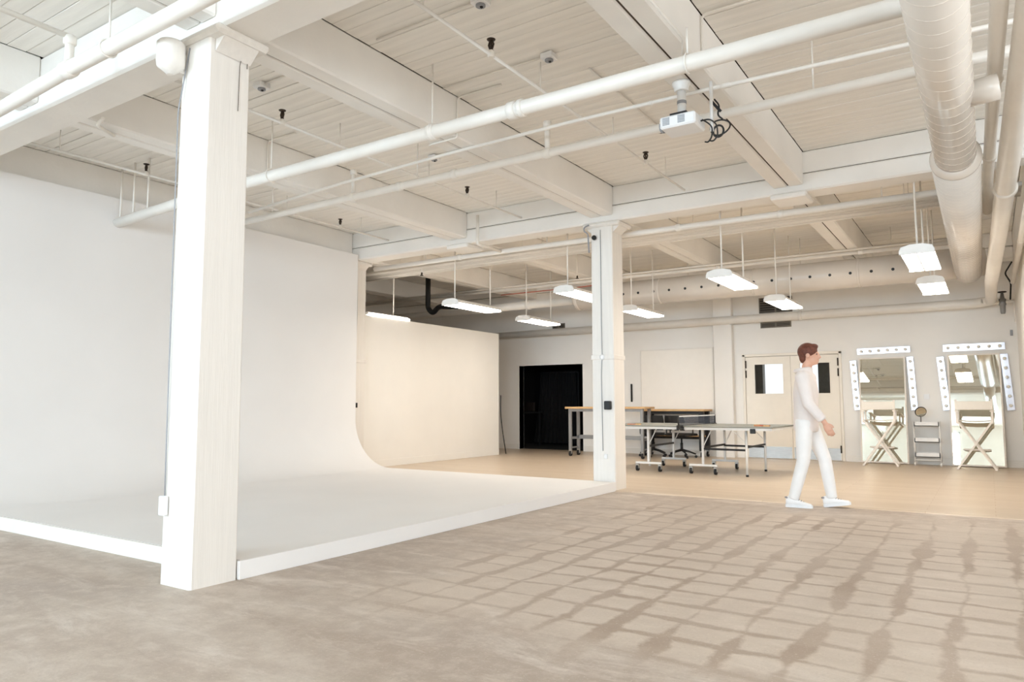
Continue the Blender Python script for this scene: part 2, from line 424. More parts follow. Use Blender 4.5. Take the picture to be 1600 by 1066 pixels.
def window(i, along_x, c, w):
    m = MB(); z0, z1 = WIN_Z; a, b = c-w/2, c+w/2
    def bx(p, q, z0_, z1_, d0=0.14, d1=0.06):
        if along_x: m.box(p, q, YF-d0, YF-d1, z0_, z1_)
        else: m.box(XR2+d1, XR2+d0, p, q, z0_, z1_)
    bx(a, a+0.06, z0, z1); bx(b-0.06, b, z0, z1); bx(a, b, z0, z0+0.06); bx(a, b, z1-0.06, z1)
    for k in (1, 2): bx(a+k*w/3-0.02, a+k*w/3+0.02, z0, z1, 0.13, 0.07)
    for k in (1, 2, 3): bx(a, b, z0+k*(z1-z0)/4-0.02, z0+k*(z1-z0)/4+0.02, 0.13, 0.07)
    m.build('window_%d' % i, 'trim', kind='structure')
for i, (x, w) in enumerate(WIN_X): window(i+1, True, x, w)
for i, (y, w) in enumerate(ADDED_WIN_Y): window(i+1+len(WIN_X), False, y, w)  # frames of the added right-wall windows
# baseboards on the far wall
bb = MB()
for (a, b) in ((XLL, DX0-0.03), (DX1+0.03, -4.78), (-2.30, XR)): bb.box(a, b, YB-0.018, YB, 0, 0.13, 0.004)
bb.build('baseboard_back', 'trim', kind='structure')
MB().box(XR-0.018, XR, 8.95, YB-0.02, 0, 0.13, 0.004).build('baseboard_right', 'trim', kind='structure')
# ------------------------------------------------------------------ ceiling with planks
ceil = MB().box(XLL-0.2, XR2+0.2, YF-0.2, YB+0.2, ZC+0.022, ZC+0.2).build('ceiling', 'dark_gap', kind='structure', label='white painted plank ceiling on heavy timber beams')
def beam_gaps(lo, hi, xs):
    out = []; a = lo
    for x in xs:
        if x > lo: out.append((a, x-0.165)); a = x+0.165
    out.append((a, hi)); return out
pm = {}
def plank_mesh(L, w):
    k = (round(L, 2), round(w, 3))
    if k not in pm:
        b = MB(); b.box(-L/2, L/2, -w/2, w/2, 0, 0.035, 0.003)
        me = bpy.data.meshes.new('plank'); me.from_pydata(b.v, [], b.f); me.materials.append(M['plank']); pm[k] = me
    return pm[k]
def lay_planks(gaps, y0, y1):
    for (a, b) in gaps:
        y = y0; n = int(round((y1-y0)/0.133)); pw = (y1-y0)/n
        for i in range(n):
            g = random.choice((0.002, 0.003, 0.003, 0.004, 0.004, 0.006, 0.010))
            o = bpy.data.objects.new('plank', plank_mesh(b-a-0.010, pw-g)); COL.objects.link(o)
            o.parent = ceil
            o.location = Vector(((a+b)/2, y0+(i+0.5)*pw, ZC+random.uniform(-0.002, 0.004)))-ceil.location
lay_planks(beam_gaps(-8.79, XR+0.3, [-6.56, -4.17, -1.80]), 2.95, 8.52)
MB().box(XR+0.3, XR2, 1.3, 9.0, ZC, ZC+0.03).build('near_boards', 'plank', ceil)
lay_planks(beam_gaps(-8.79, -1.6, [-6.56, -4.17]), 1.30, 2.68)
far = MB()
for (a, b) in beam_gaps(XLL, XR, [x for x in BX]):
    n = 42; pw = (YB-8.83)/n
    for i in range(n):
        g = random.choice((0.002, 0.003, 0.006)); dz = random.uniform(-0.002, 0.004)
        far.box(a+0.005, b-0.005, 8.83+i*pw+g/2, 8.83+(i+1)*pw-g/2, ZC+dz, ZC+0.03)
fo = far.build('far_planks', 'plank', ceil, kind='stuff', recalc=False)
near = MB()
for i in range(int((1.3-YF)/0.135)):
    near.box(XL, XR2, YF+i*0.135, YF+(i+1)*0.135-0.004, ZC, ZC+0.03)
near.build('near_planks', 'plank', ceil, kind='stuff', recalc=False)

# ------------------------------------------------------------------ girders (along X) and beams (along Y)
def girder(y0, y1, xa, xb, label, sag=0.0):
    t = thing('timber_girder', ((xa+xb)/2, (y0+y1)/2, 3.5), label, 'girder')
    MB().box(xa, xb, y0, y1, 3.50, 3.705, 0.018).build('lower_timber', 'beam', t)
    MB().box(xa, xb, y0+0.004, y1-0.004, 3.713, ZC, 0.012).build('upper_timber', 'beam', t)
    MB().box(xa+0.01, xb-0.01, y0+0.025, y1-0.025, 3.69, 3.73).build('gap_filler', 'dark_gap', t)
    return t
girder(2.655, 2.97, XL, XR2, 'white timber girder crossing over the near square column')
girder(8.50, 8.83, XL, XR+0.1, 'white timber girder over the middle column, lit bluish on its face')
girder(14.42, 14.74, XLL, XR, 'white timber girder close to the far wall behind the perforated duct')
def beam(x, y0, y1, label, half=False):
    t = thing('timber_beam', (x, (y0+y1)/2, 3.575), label, 'beam')
    L = y1-y0
    for s in (-1, 1):
        if half and s < 0: continue
        a, b = (x+0.007, x+0.165) if s > 0 else (x-0.165, x-0.007)
        MB().box(a, b, y0, y1, 3.575, ZC+0.01, 0.014).build('timber', 'beam', t)
    MB().box(x-0.02, x+0.02, y0+0.01, y1-0.01, 3.590, ZC).build('gap_filler', 'dark_gap', t)
    return t
beam(-6.56, YF+0.05, 2.66, 'white double ceiling beam at top left, nearer than the near column')
beam(-4.17, YF+0.05, 2.66, 'white double ceiling beam at the top edge, on the camera side of the near column')
beam(-8.95, 2.975, 8.5, 'white ceiling beam along the top of the curved backdrop wall')
beam(-6.56, 2.975, 8.5, 'white double ceiling beam above the middle of the curved studio backdrop')
beam(-4.17, 2.975, 8.5, 'white double ceiling beam running from the near column to the middle column')
beam(-1.80, 2.975, 8.5, 'white double ceiling beam beside the projector')
beam(-11.34, 8.83, 14.42, 'far ceiling beam above and behind the cream partition')
beam(-8.95, 8.83, 14.42, 'far ceiling beam over the edge of the cream partition')
beam(-6.56, 8.83, 14.42, 'far ceiling beam left of the middle column, above the left hanging lamps')
beam(-4.17, 8.83, 14.42, 'far ceiling beam directly behind the middle column')
beam(-1.80, 8.83, 14.42, 'far ceiling beam right of the middle column, ending above the perforated duct')
# bearing blocks below the second girder where a beam meets it
for x, lab in ((-1.80, 'white bearing block under the girder at the end of the projector beam'), (-6.56, 'white bearing block under the girder left of the middle column')):
    MB().box(x-0.2, x+0.2, 8.46, 8.87, 3.44, 3.50, 0.015).build('bearing_block', 'beam', label=lab, cat='block')

# ------------------------------------------------------------------ columns
def shaft(x0, x1, y0, y1, z0, z1, ch, tap=0.012):
    m = MB(); vs = []
    for (z, t) in ((z0, 0), (z1, tap)):
        a, b, c, d = x0+t, x1-t, y0+t, y1-t
        vs += [(a+ch, c, z), (b-ch, c, z), (b, c+ch, z), (b, d-ch, z), (b-ch, d, z), (a+ch, d, z), (a, d-ch, z), (a, c+ch, z)]
    fs = [(i, (i+1) % 8, 8+(i+1) % 8, 8+i) for i in range(8)]+[tuple(range(8))[::-1], tuple(range(8, 16))]
    m._add(vs, fs); return m
def capital(x, y, t, w=0.27):
    MB().box(x-w, x+w, y-0.20, y+0.20, 3.44, 3.50, 0.02).build('cap_plate', 'column', t)
    for sx in (-1, 1):
        m = MB(); m.prism([(x+sx*0.15, 3.36), (x+sx*0.15, 3.45), (x+sx*(w-0.02), 3.45)], y-0.13, y+0.13, 'xz')
        m.build('cap_bracket', 'column', t)
# near column
c1 = thing('timber_column', (-4.175, 2.785, 0), 'large white square timber column closest to the camera', 'column')
shaft(-4.335, -4.02, 2.62, 2.945, 0, 3.44, 0.012, 0.010).build('shaft', 'column', c1)
capital(-4.175, 2.80, c1)
MB().lathe((-4.30, 2.535, 3.25), (0, 0, 1), [(0.02, -0.03), (0.055, 0.0), (0.082, 0.02), (0.086, 0.05), (0.086, 0.17), (0.074, 0.185), (0.03, 0.19)], 24).build('round_bracket', 'column', c1)
MB().box(-4.33, -4.27, 2.56, 2.63, 3.25, 3.39, 0.01).build('bracket_arm', 'column', c1)
MB().tube(rounded([(-4.24, 2.628, 3.42), (-4.30, 2.60, 3.0), (-4.305, 2.612, 0.80), (-4.30, 2.612, 0.54)], 0.05), 0.0045, 6).build('cable', 'plastic_grey', c1)
MB().box(-4.325, -4.265, 2.585, 2.618, 0.42, 0.54, 0.006).build('outlet_box', 'plastic_white', c1)
MB().box(-4.365, -4.33, 2.64, 2.70, 0.42, 0.52, 0.006).build('outlet_box', 'plastic_white', c1)
for pts in ([(-4.0215, 2.862, 3.40), (-4.0205, 2.848, 3.33), (-4.020, 2.846, 3.20), (-4.019, 2.843, 3.02)], [(-4.0215, 2.905, 3.40), (-4.0212, 2.904, 3.33)]):
    MB().tube(pts, 0.0022, 6).build('crack', 'dark_gap', c1)
# middle column
c2 = thing('timber_column', (-4.175, 8.66, 0), 'white square timber column in the middle of the room by the platform corner', 'column')
shaft(-4.34, -4.02, 8.50, 8.83, 0, 3.44, 0.012, 0.006).build('shaft', 'column', c2)
capital(-4.175, 8.665, c2)
MB().tube([(-4.19, 8.497, 3.40), (-4.19, 8.494, 2.2), (-4.185, 8.494, 1.75), (-4.2, 8.494, 1.45), (-4.19, 8.494, 0.5)], 0.0045, 8).build('conduit', 'plastic_grey', c2)
MB().box(-4.15, -4.06, 8.45, 8.502, 1.03, 1.14, 0.008).build('switch_box', 'black', c2)
MB().lathe((-4.18, 8.50, 1.71), (0, -1, 0), [(0.035, 0), (0.035, 0.02), (0.02, 0.03)], 16).build('round_box', 'plastic_white', c2)
MB().box(-4.345, -4.015, 8.492, 8.838, 1.68, 1.74, 0.004).build('strap', 'column', c2)
MB().box(-4.17, -4.125, 8.48, 8.502, 0.40, 0.46, 0.004).build('outlet', 'plastic_white', c2)
MB().sphere((-4.27, 8.47, 3.30), 0.033, 12, 8).build('sensor_eye', 'black', c2)
MB().tube(rounded([(-4.33, 8.44, 3.47), (-4.40, 8.44, 3.45), (-4.41, 8.45, 3.40), (-4.35, 8.45, 3.36), (-4.335, 8.45, 3.10)], 0.04), 0.010, 8).build('loose_cable', 'plastic_grey', c2)
# column embedded beside the backdrop
c3 = thing('timber_column', (-8.94, 8.66, 0), 'white square timber column at the far end of the curved backdrop', 'column')
shaft(-9.10, -8.78, 8.50, 8.83, 0, 3.44, 0.012, 0.006).build('shaft', 'column', c3)
capital(-8.94, 8.665, c3)
MB().tube([(-8.772, 8.60, 3.40), (-8.772, 8.61, 2.6), (-8.772, 8.60, 2.2), (-8.772, 8.60, 0.75)], 0.006, 6).build('conduit', 'plastic_grey', c3)
MB().box(-8.79, -8.765, 8.61, 8.65, 1.05, 1.13, 0.004).build('switch', 'black', c3)
MB().box(-9.11, -8.77, 8.492, 8.838, 1.80, 1.86, 0.004).build('strap', 'column', c3)

# ------------------------------------------------------------------ cyclorama
cy = thing('cyclorama', (-6.3, 5.7, 0), 'white curved studio backdrop wall sweeping into a raised floor platform', 'backdrop')
ZP = 0.115; XW = -8.62; RC = 0.78
prof = [(XW, 3.575), (XW, ZP+RC)]
prof += [(XW+RC-RC*math.cos(a), ZP+RC-RC*math.sin(a)) for a in [PI/2*i/14 for i in range(1, 15)]]
prof += [(-4.03, ZP)]
n = len(prof)
outer = prof+[(-4.03, 0.0), (XW-0.06, 0.0), (XW-0.06, 3.575)]
m = MB(); ya, yb = 2.978, 8.46
vs = [(p[0], ya, p[1]) for p in outer]+[(p[0], yb, p[1]) for p in outer]; N = len(outer)
m._add(vs, [(i, (i+1) % N, N+(i+1) % N, N+i) for i in range(n-1)], True)
m._add(vs, [(i, (i+1) % N, N+(i+1) % N, N+i) for i in range(n-1, N)], False)
# side faces as strips (the outline is concave)
for off in (0, N):
    ids = []
    for i in range(n-1):
        a, b = outer[i], outer[i+1]
    base = len(m.v)
    y = ya if off == 0 else yb
    for i in range(n):
        a = outer[i]
        m.v.append((a[0], y, a[1])); m.v.append((a[0] if i > 0 else XW, y, 0.0))
    for i in range(1, n-1):
        m.f.append((base+2*i, base+2*i+2, base+2*i+3, base+2*i+1)); m.sm.append(False)
    k = len(m.v); m.v += [(XW-0.06, y, 0), (XW, y, 0), (XW, y, 3.575), (XW-0.06, y, 3.575)]; m.f.append((k, k+1, k+2, k+3)); m.sm.append(False)
m.build('curved_shell', 'cyc', cy)
MB().box(-4.03, -4.0, 2.948, 8.47, 0, ZP+0.001, 0.003).build('fascia_board', 'cyc', cy)
MB().box(-8.66, -4.34, 2.945, 2.967, 0, ZP+0.001, 0.003).build('fascia_board', 'trim', cy)
MB().box(-8.2, -4.345, 8.46, 8.475, 0.006, ZP, 0.003).build('fascia_board', 'cyc', cy)

# ------------------------------------------------------------------ cream partition
pt = thing('partition_wall', (-9.06, 11.0, 0), 'free-standing cream partition wall behind the backdrop, lower than the ceiling', 'partition')
MB().box(-9.12, -9.0, 8.86, 13.12, 0.006, 2.655, 0.004).build('panel', 'cream', pt)
MB().box(-9.0, -8.985, 8.86, 13.13, 0.006, 0.13, 0.003).build('baseboard', 'cream', pt)
MB().box(-9.13, -8.995, 13.12, 13.135, 0.006, 2.66, 0.003).build('end_cap', 'trim', pt)
MB().tube(rounded([(-8.99, 13.20, 1.30), (-8.99, 13.19, 0.9), (-8.94, 13.20, 0.5), (-8.88, 13.24, 0.02)], 0.3), 0.011, 8).build('flexible_rod', 'rubber', label='thin dark bent rod leaning at the end of the cream partition', cat='rod')

# ------------------------------------------------------------------ ceiling pipes
def pipe_thing(name, pts, r, label, cat='pipe', couplings=(), n=16, mat='pipe', group=None, rot=None):
    c = sum((Vector(p) for p in pts), Vector())/len(pts)
    t = thing(name, c, label, cat, group)
    MB().tube(pts, r, n).build('run', mat, t)
    for (p, d, k) in couplings:          # raised collars
        p = Vector(p); d = Vector(d).normalized(); L = r*k
        MB().lathe(p-d*L/2, d, [(r*1.02, 0), (r*1.22, L*0.12), (r*1.22, L*0.88), (r*1.02, L)], n).build('coupling', mat, t)
    return t
XD = (1, 0, 0); YD = (0, 1, 0); ZD = (0, 0, 1)
Y1, Z1 = 4.50, 3.352
main1 = pipe_thing('sprinkler_main', [(-8.61, Y1, 3.275), (-7.3, Y1, 3.325), (-6.0, Y1, 3.345), (-3, Y1, Z1), (0.08, Y1, Z1)], 0.057,
    'thick white sprinkler pipe crossing the whole ceiling in front of the projector', couplings=(((-3.75, Y1, 3.351), XD, 1.2), ((-2.95, Y1, Z1), XD, 1.3), ((-2.87, Y1, Z1), XD, 0.8)))
for x in (-1.56, -5.8, -3.75):        # clevis hangers to the beams
    MB().tube([(x, Y1, Z1+0.06), (x, Y1, 3.60 if x > -2 else 3.94)], 0.008, 8).build('hanger_rod', 'pipe', main1)
    MB().tube([(x, Y1+0.066*math.cos(a), Z1+0.066*math.sin(a)) for a in [2*PI*i/20 for i in range(20)]], 0.006, 6, closed=True).build('hanger_ring', 'pipe', main1)
for x, z in ((-8.56, 3.30), (-8.28, 3.31), (-7.98, 3.32)):
    MB().tube([(x, Y1, z), (x, Y1, 3.95)], 0.012, 8).build('hanger_rod', 'pipe', main1)
Y2 = 5.70
main2 = pipe_thing('sprinkler_main', [(-8.5, Y2, 3.43), (-6.5, Y2, 3.44), (-4, Y2, 3.45), (-1, Y2, 3.447), (0.44, Y2, 3.445)], 0.040,
    'medium white sprinkler pipe running behind the projector, parallel to the thick pipe', couplings=(((-5.9, Y2, 3.442), XD, 1.6), ((-4.45, Y2, 3.45), XD, 1.6), ((-3.35, Y2, 3.45), XD, 1.8), ((-5.2, Y2, 3.445), XD, 1.4)))
for x in (-3.35, -5.9, -8.2):
    MB().cyl((x, Y2, 3.45), (x, Y2, 3.75), 0.026, 12).build('riser', 'pipe', main2)
    MB().lathe((x, Y2, 3.70), ZD, [(0.03, 0), (0.04, 0.01), (0.04, 0.05), (0.03, 0.06)], 12).build('elbow', 'pipe', main2)
for x in (-4.95, -1.0, -7.3):
    MB().tube([(x, Y2, 3.45), (x, Y2, 3.95)], 0.007, 8).build('hanger_rod', 'pipe', main2)
cond = pipe_thing('electrical_conduit', [(-7.4, 5.43, 3.43), (-5.8, 5.43, 3.515), (-4.35, 5.43, 3.555), (-3.0, 5.43, 3.572), (-1.8, 5.43, 3.565), (0.44, 5.43, 3.52)], 0.017,
    'thin white conduit running level just above the projector', couplings=(((-1.58, 5.43, 3.56), XD, 5.0), ((-2.2, 5.43, 3.567), XD, 1.5)), n=10)
ml = pipe_thing('sprinkler_main', [(-8.0, 2.46, 3.45), (-6.44, 2.40, 3.44), (-5.24, 2.35, 3.43), (-3.85, 2.35, 3.44), (-2.2, 2.32, 3.44)], 0.05,
    'thick white pipe at the top left in front of the near girder', couplings=(((-5.24, 2.35, 3.43), XD, 2.0),))
MB().tube([(-5.24, 2.35, 3.43), (-5.24, 2.35, 3.67)], 0.030, 12).build('riser', 'pipe', ml)
MB().lathe((-5.24, 2.35, 3.645), ZD, [(0.032, -0.04), (0.042, -0.03), (0.042, 0.02), (0.03, 0.03)], 14).build('elbow', 'pipe', ml)
MB().tube([(-5.24, 2.35, 3.665), (-5.24, 0.6, 3.68)], 0.020, 10).build('branch', 'pipe', ml)
MB().tube([(-4.72, 2.355, 3.44), (-4.72, 2.355, 3.92)], 0.008, 8).build('hanger_rod', 'pipe', ml)
MB().tube([(-4.72, 2.352+0.057*math.cos(a), 3.436+0.057*math.sin(a)) for a in [2*PI*i/20 for i in range(20)]], 0.006, 6, closed=True).build('hanger_ring', 'pipe', ml)
p4 = pipe_thing('sprinkler_main', [(-8.75, 8.99, 3.43), (-6.2, 8.99, 3.425), (-4.4, 8.99, 3.415), (-0.3, 8.99, 3.39)], 0.040,
    'white sprinkler pipe tucked along the far side of the middle girder', couplings=(((-6.9, 8.99, 3.427), XD, 1.6), ((-3.3, 8.99, 3.41), XD, 1.6), ((-2.0, 8.99, 3.40), XD, 1.6)))
MB().tube(rounded([(-6.10, 8.98, 3.425), (-6.10, 8.36, 3.42), (-6.10, 8.36, 3.85)], 0.05), 0.024, 12).build('riser', 'pipe', p4)
MB().tube(rounded([(-4.45, 8.99, 3.415), (-4.47, 9.15, 3.40), (-4.47, 9.15, 2.86)], 0.06), 0.034, 12).build('drop', 'pipe', p4)
for x in (-7.6, -5.3, -2.75, -0.9):
    MB().tube([(x, 8.99, 3.42), (x, 8.99, 3.95)], 0.007, 8).build('hanger_rod', 'pipe', p4)

# branch lines with upright sprinklers
branch_x = {-3.0: 'between the projector beam and the long middle beam', -5.38: 'between the long middle beam and the backdrop beam', -7.9: 'over the curved backdrop wall'}
for x, where in branch_x.items():
    b = pipe_thing('sprinkler_branch', [(x, 3.1, 3.72), (x, 8.42, 3.72)], 0.013, 'thin white sprinkler branch pipe ' + where, couplings=(((x, 5.7, 3.72), YD, 3),), n=10, mat='beam')
    for yy in (3.5, 5.0, 6.4, 7.8):
        MB().tube([(x, yy, 3.73), (x, yy, 3.955)], 0.006, 6).build('hanger_rod', 'pipe', b)
def sprinkler(x, y, label):
    t = thing('ceiling_sprinkler', (x, y, 3.72), label, 'sprinkler', 'upright ceiling sprinklers')
    MB().lathe((x, y, 3.70), ZD, [(0.02, 0), (0.028, 0.005), (0.028, 0.045), (0.018, 0.055)], 12).build('tee', 'pipe', t)
    m = MB(); m.lathe((x, y, 3.755), ZD, [(0.012, 0), (0.016, 0.01), (0.010, 0.02)], 10)
    for s in (-1, 1): m.tube([(x+s*0.012, y, 3.77), (x+s*0.022, y, 3.80), (x+s*0.008, y, 3.835)], 0.0075, 6)
    m.cyl((x, y, 3.76), (x, y, 3.835), 0.010, 8)
    m.build('frame', 'sprink', t)
    MB().lathe((x, y, 3.835), ZD, [(0.006, -0.01), (0.030, 0.0), (0.034, 0.006), (0.012, 0.012)], 14).build('deflector', 'sprink', t)
for x, y, lab in ((-3.0, 4.28, 'dark sprinkler head on the ceiling above the thick pipe, upper middle of the picture'),
                  (-5.38, 4.28, 'dark sprinkler head right of the near column, high on the ceiling'),
                  (-7.9, 4.42, 'dark sprinkler head left of the near column above the backdrop'),
                  (-5.38, 7.15, 'dark sprinkler head hanging left of the middle column, near its girder'),
                  (-3.0, 7.22, 'dark sprinkler head right of the middle column, below the projector'),
                  (-7.9, 7.38, 'dark sprinkler head at the far end of the backdrop')):
    sprinkler(x, y, lab)
for x, y, z, lab in ((-8.0, 9.35, 3.30, 'small dark sprinkler head below the cable tray near the backdrop end'), (-6.2, 11.6, 3.40, 'small dark sprinkler head beyond the cable tray, left of the middle column')):
    t = thing('ceiling_sprinkler', (x, y, z), lab, 'sprinkler', 'upright ceiling sprinklers')
    MB().tube([(x, y, z+0.05), (x, y, 3.95)], 0.010, 8).build('drop', 'pipe', t)
    MB().lathe((x, y, z), ZD, [(0.012, 0.05), (0.016, 0.03), (0.012, 0.015), (0.03, 0.0), (0.028, -0.006)], 12).build('frame', 'sprink', t)

# junction boxes with conduits
def jbox(x, y, label, run, s=0.055, face='z'):
    t = thing('junction_box', (x, y, 3.90), label, 'junction box', 'ceiling junction boxes')
    MB().box(x-s, x+s, y-s, y+s, 3.91, 3.958, 0.006).build('box', 'plastic_white', t)
    MB().lathe((x, y, 3.91), (0, 0, -1), [(0.035, 0), (0.035, 0.012), (0.028, 0.016)], 14).build('socket', 'plastic_grey', t)
    MB().sphere((x+0.008, y, 3.895), 0.013, 8, 6).build('socket_hole', 'black', t)
    MB().tube([(x, y, 3.945), (x+run[0], y+run[1], 3.945)], 0.009, 8).build('conduit', 'pipe', t)
jbox(-2.87, 4.92, 'white ceiling junction box between two planks, above the thick pipe', (-1.1, 0))
jbox(-2.86, 3.95, 'white ceiling junction box at the very top edge of the picture', (-1.0, 0))
jbox(-5.28, 3.97, 'white ceiling junction box right of the near column top', (0.9, 0))
jbox(-5.2, 6.28, 'white ceiling junction box behind the medium pipe, mid ceiling', (1.0, 0))
jbox(-2.7, 6.9, 'white ceiling junction box right of the dark sprinkler by the projector', (0, -1.6))
# conduits bent around beams
def wrap(x, y, label, reach=0.7):
    pts = rounded([(x+0.17+reach, y, 3.945), (x+0.18, y, 3.945), (x+0.178, y, 3.60), (x+0.178, y, 3.562), (x-0.12, y, 3.560), (x-0.17, y+0.02, 3.562)], 0.05)
    MB().tube(pts, 0.010, 8).build('bent_conduit', 'pipe', label=label, cat='conduit')
wrap(-4.17, 5.15, 'thin conduit bent around the long middle beam beside the thick pipe', 0.5)
wrap(-1.80, 5.0, 'thin conduit bent around the projector beam beside the thick pipe', 0.6)
wrap(-6.56, 4.9, 'thin conduit bent around the backdrop beam right of the near column', 0.45)
MB().tube([(-1.63, 3.0, 3.60), (-1.63, 4.62, 3.60), (-1.66, 4.69, 3.52)], 0.012, 8).build('beam_conduit', 'pipe', label='thin white conduit running down the side of the projector beam', cat='conduit')
MB().tube(rounded([(-6.55, 3.35, 3.55), (-6.35, 3.10, 3.52), (-6.15, 3.05, 3.52)], 0.06), 0.016, 8).build('lever_arm', 'pipe', label='short white bent bracket under the beam left of the near column', cat='bracket')

# ------------------------------------------------------------------ spiral ducts and wall pipes on the right
RD1, RD2, ZDU = 0.147, 0.190, 3.11
dk = thing('spiral_duct', (-0.14, 8.0, 3.11), 'large pale spiral duct hanging along the right side of the ceiling', 'duct')
MB().tube([(-0.125, 2.2, ZDU), (-0.13, 5.0, ZDU), (-0.133, 6.85, ZDU)], RD1, 40).build('near_section', 'duct', dk)
MB().tube([(-0.133, 6.8, ZDU), (-0.15, 10, ZDU), (-0.165, 12.95, ZDU)], RD2-0.01, 40).build('far_section', 'duct', dk)
def helix(y0, y1, r, pitch, tw):
    pts = []; nT = (y1-y0)/pitch; k = int(nT*24)
    for i in range(k+1):
        a = 2*PI*i/24; y = y0+(y1-y0)*i/k; cx = -0.125-0.008*(y-2.2)/5.35*0.9 if y < 6.8 else -0.133-0.032*(y-6.8)/6.15
        pts.append((cx+r*math.cos(a), y, ZDU+r*math.sin(a)))
    return MB().tube(pts, tw, 4, True, True)
helix(3.2, 6.75, RD1+0.001, 0.16, 0.0017).build('spiral_seam', 'duct_seam', dk)
helix(6.9, 12.7, RD2-0.009, 0.13, 0.0012).build('spiral_seam', 'duct_seam', dk)
MB().lathe((-0.133, 6.74, ZDU), YD, [(RD1, 0), (RD1+0.012, 0.01), (RD2-0.004, 0.07), (RD2-0.004, 0.11), (RD2-0.012, 0.12)], 40).build('collar', 'duct', dk)
MB().lathe((-0.01, 5.45, ZDU), (1, 0, 0.1), [(0.08, 0), (0.085, 0.11), (0.085, 0.16), (0.07, 0.165)], 24).build('side_tap', 'duct', dk)
for y in (6.2, 9.4, 11.6):
    MB().tube([(-0.14, y, 3.25), (-0.14, y, 3.95)], 0.007, 8).build('hanger_rod', 'pipe', dk)

bd = thing('perforated_duct', (-3.5, 13.0, 3.24), 'large white round duct with a row of nozzle holes along the far wall', 'duct')
YD2, ZD2, RB = 13.0, 3.255, 0.24
MB().tube([(-6.9, YD2, ZD2), (-3, YD2, ZD2), (-0.05, YD2, ZD2)], RB, 40).build('shell', 'duct', bd)
MB().lathe((-6.98, YD2, ZD2), XD, [(0.19, 0), (RB, 0.05), (RB+0.006, 0.09), (RB+0.006, 0.11), (RB, 0.12)], 40).build('end_cap', 'duct', bd)
MB().lathe((-0.12, YD2, ZD2), XD, [(RB, 0), (RB+0.008, 0.01), (RB+0.008, 0.05), (0.2, 0.18), (0.05, 0.2)], 40).build('end_cap', 'duct', bd)
for x in (-5.15, -3.4, -1.7):
    MB().lathe((x, YD2, ZD2), XD, [(RB, 0), (RB+0.006, 0.006), (RB+0.006, 0.03), (RB, 0.036)], 40).build('joint_ring', 'duct', bd)
ha = math.radians(-172)    # holes on the camera side
hx = -6.75
while hx < -1.15:
    p = Vector((hx, YD2+(RB-0.004)*math.cos(ha), ZD2+(RB-0.004)*math.sin(ha)))
    d = Vector((0, math.cos(ha), math.sin(ha)))
    MB().lathe(p, d, [(0.022, 0), (0.024, 0.006), (0.016, 0.0075)], 12).build('nozzle_hole', 'black', bd)
    hx += 0.31
for x in (-6.2, -4.6, -2.6, -1.2):
    MB().tube([(x, YD2, ZD2+0.2), (x, YD2, 3.95)], 0.008, 8).build('hanger_rod', 'pipe', bd)
pipe_thing('far_pipe', [(-13.2, 13.2, 3.22), (-6.95, 13.1, 3.24)], 0.085, 'pale round pipe left of the middle column under the far ceiling', 'pipe', couplings=(((-8.2, 13.12, 3.236), XD, 1.2),), n=20)
pipe_thing('far_conduit', [(-13.2, 12.6, 3.52), (-0.4, 12.6, 3.52)], 0.035, 'white conduit running just above the perforated duct', 'pipe', couplings=(((-3.9, 12.6, 3.52), XD, 2), ((-1.6, 12.6, 3.52), XD, 2)), n=12)
pipe_thing('far_conduit', [(-13.2, 12.45, 3.545), (-0.4, 12.45, 3.545)], 0.018, 'thinner conduit in front of the one above the perforated duct', 'pipe', n=10)
wp = pipe_thing('perimeter_pipe', rounded([(-12.9, 14.9, 2.80), (-0.10, 14.80, 2.83), (0.112, 14.75, 2.85), (0.113, 12.5, 2.87), (0.197, 9.4, 3.05), (0.24, 7.3, 3.15), (0.30, 5.0, 3.25), (0.34, 3.4, 3.30)], 0.16), 0.083,
    'thick pale pipe running along the far wall and turning up the right side', 'pipe', couplings=(((0.225, 8.1, 3.113), (-0.02, 1, -0.05), 0.8), ((-3.0, 14.82, 2.822), XD, 0.8)), n=24)
pipe_thing('drain_pipe', [(0.17, 3.2, 3.30), (0.155, 4.7, 3.30), (0.10, 8.2, 3.30), (0.09, 9.8, 3.30)], 0.046,
    'narrow pale pipe beside the spiral duct', 'pipe', couplings=(((0.137, 5.75, 3.30), YD, 1.2), ((0.11, 7.6, 3.30), YD, 1.6)), n=16)
pipe_thing('side_pipe', [(0.40, 6.0, 3.02), (0.40, 13.6, 2.98)], 0.034, 'slim pale pipe hugging the right wall below the ceiling', 'pipe', couplings=(((0.40, 10.2, 3.0), YD, 1.6),), n=12)
vm = thing('valve_manifold', (0.33, 14.6, 2.7), 'small pipe valve cluster in the far right corner under the ceiling', 'valve')
MB().tube([(0.12, 14.62, 2.80), (0.44, 14.62, 2.80)], 0.03, 12).build('pipe', 'pipe', vm)
MB().lathe((0.27, 14.62, 2.80), ZD, [(0.03, -0.20), (0.04, -0.17), (0.045, -0.06), (0.055, -0.05), (0.055, 0.05), (0.035, 0.06), (0.02, 0.16)], 14).build('valve_body', 'grey_metal', vm)
MB().tube([(0.27+0.06*math.cos(a), 14.62+0.06*math.sin(a), 2.97) for a in [2*PI*i/16 for i in range(16)]], 0.009, 6, closed=True).build('handwheel', 'hardware', vm)
MB().tube(rounded([(0.38, 14.6, 2.83), (0.40, 14.5, 3.1), (0.32, 14.4, 3.25), (0.42, 14.2, 3.4)], 0.05), 0.012, 8).build('hose', 'rubber', vm)
MB().tube([(0.43, 14.6, 2.84), (0.43, 14.6, 2.45)], 0.012, 8).build('drop', 'pipe', vm)

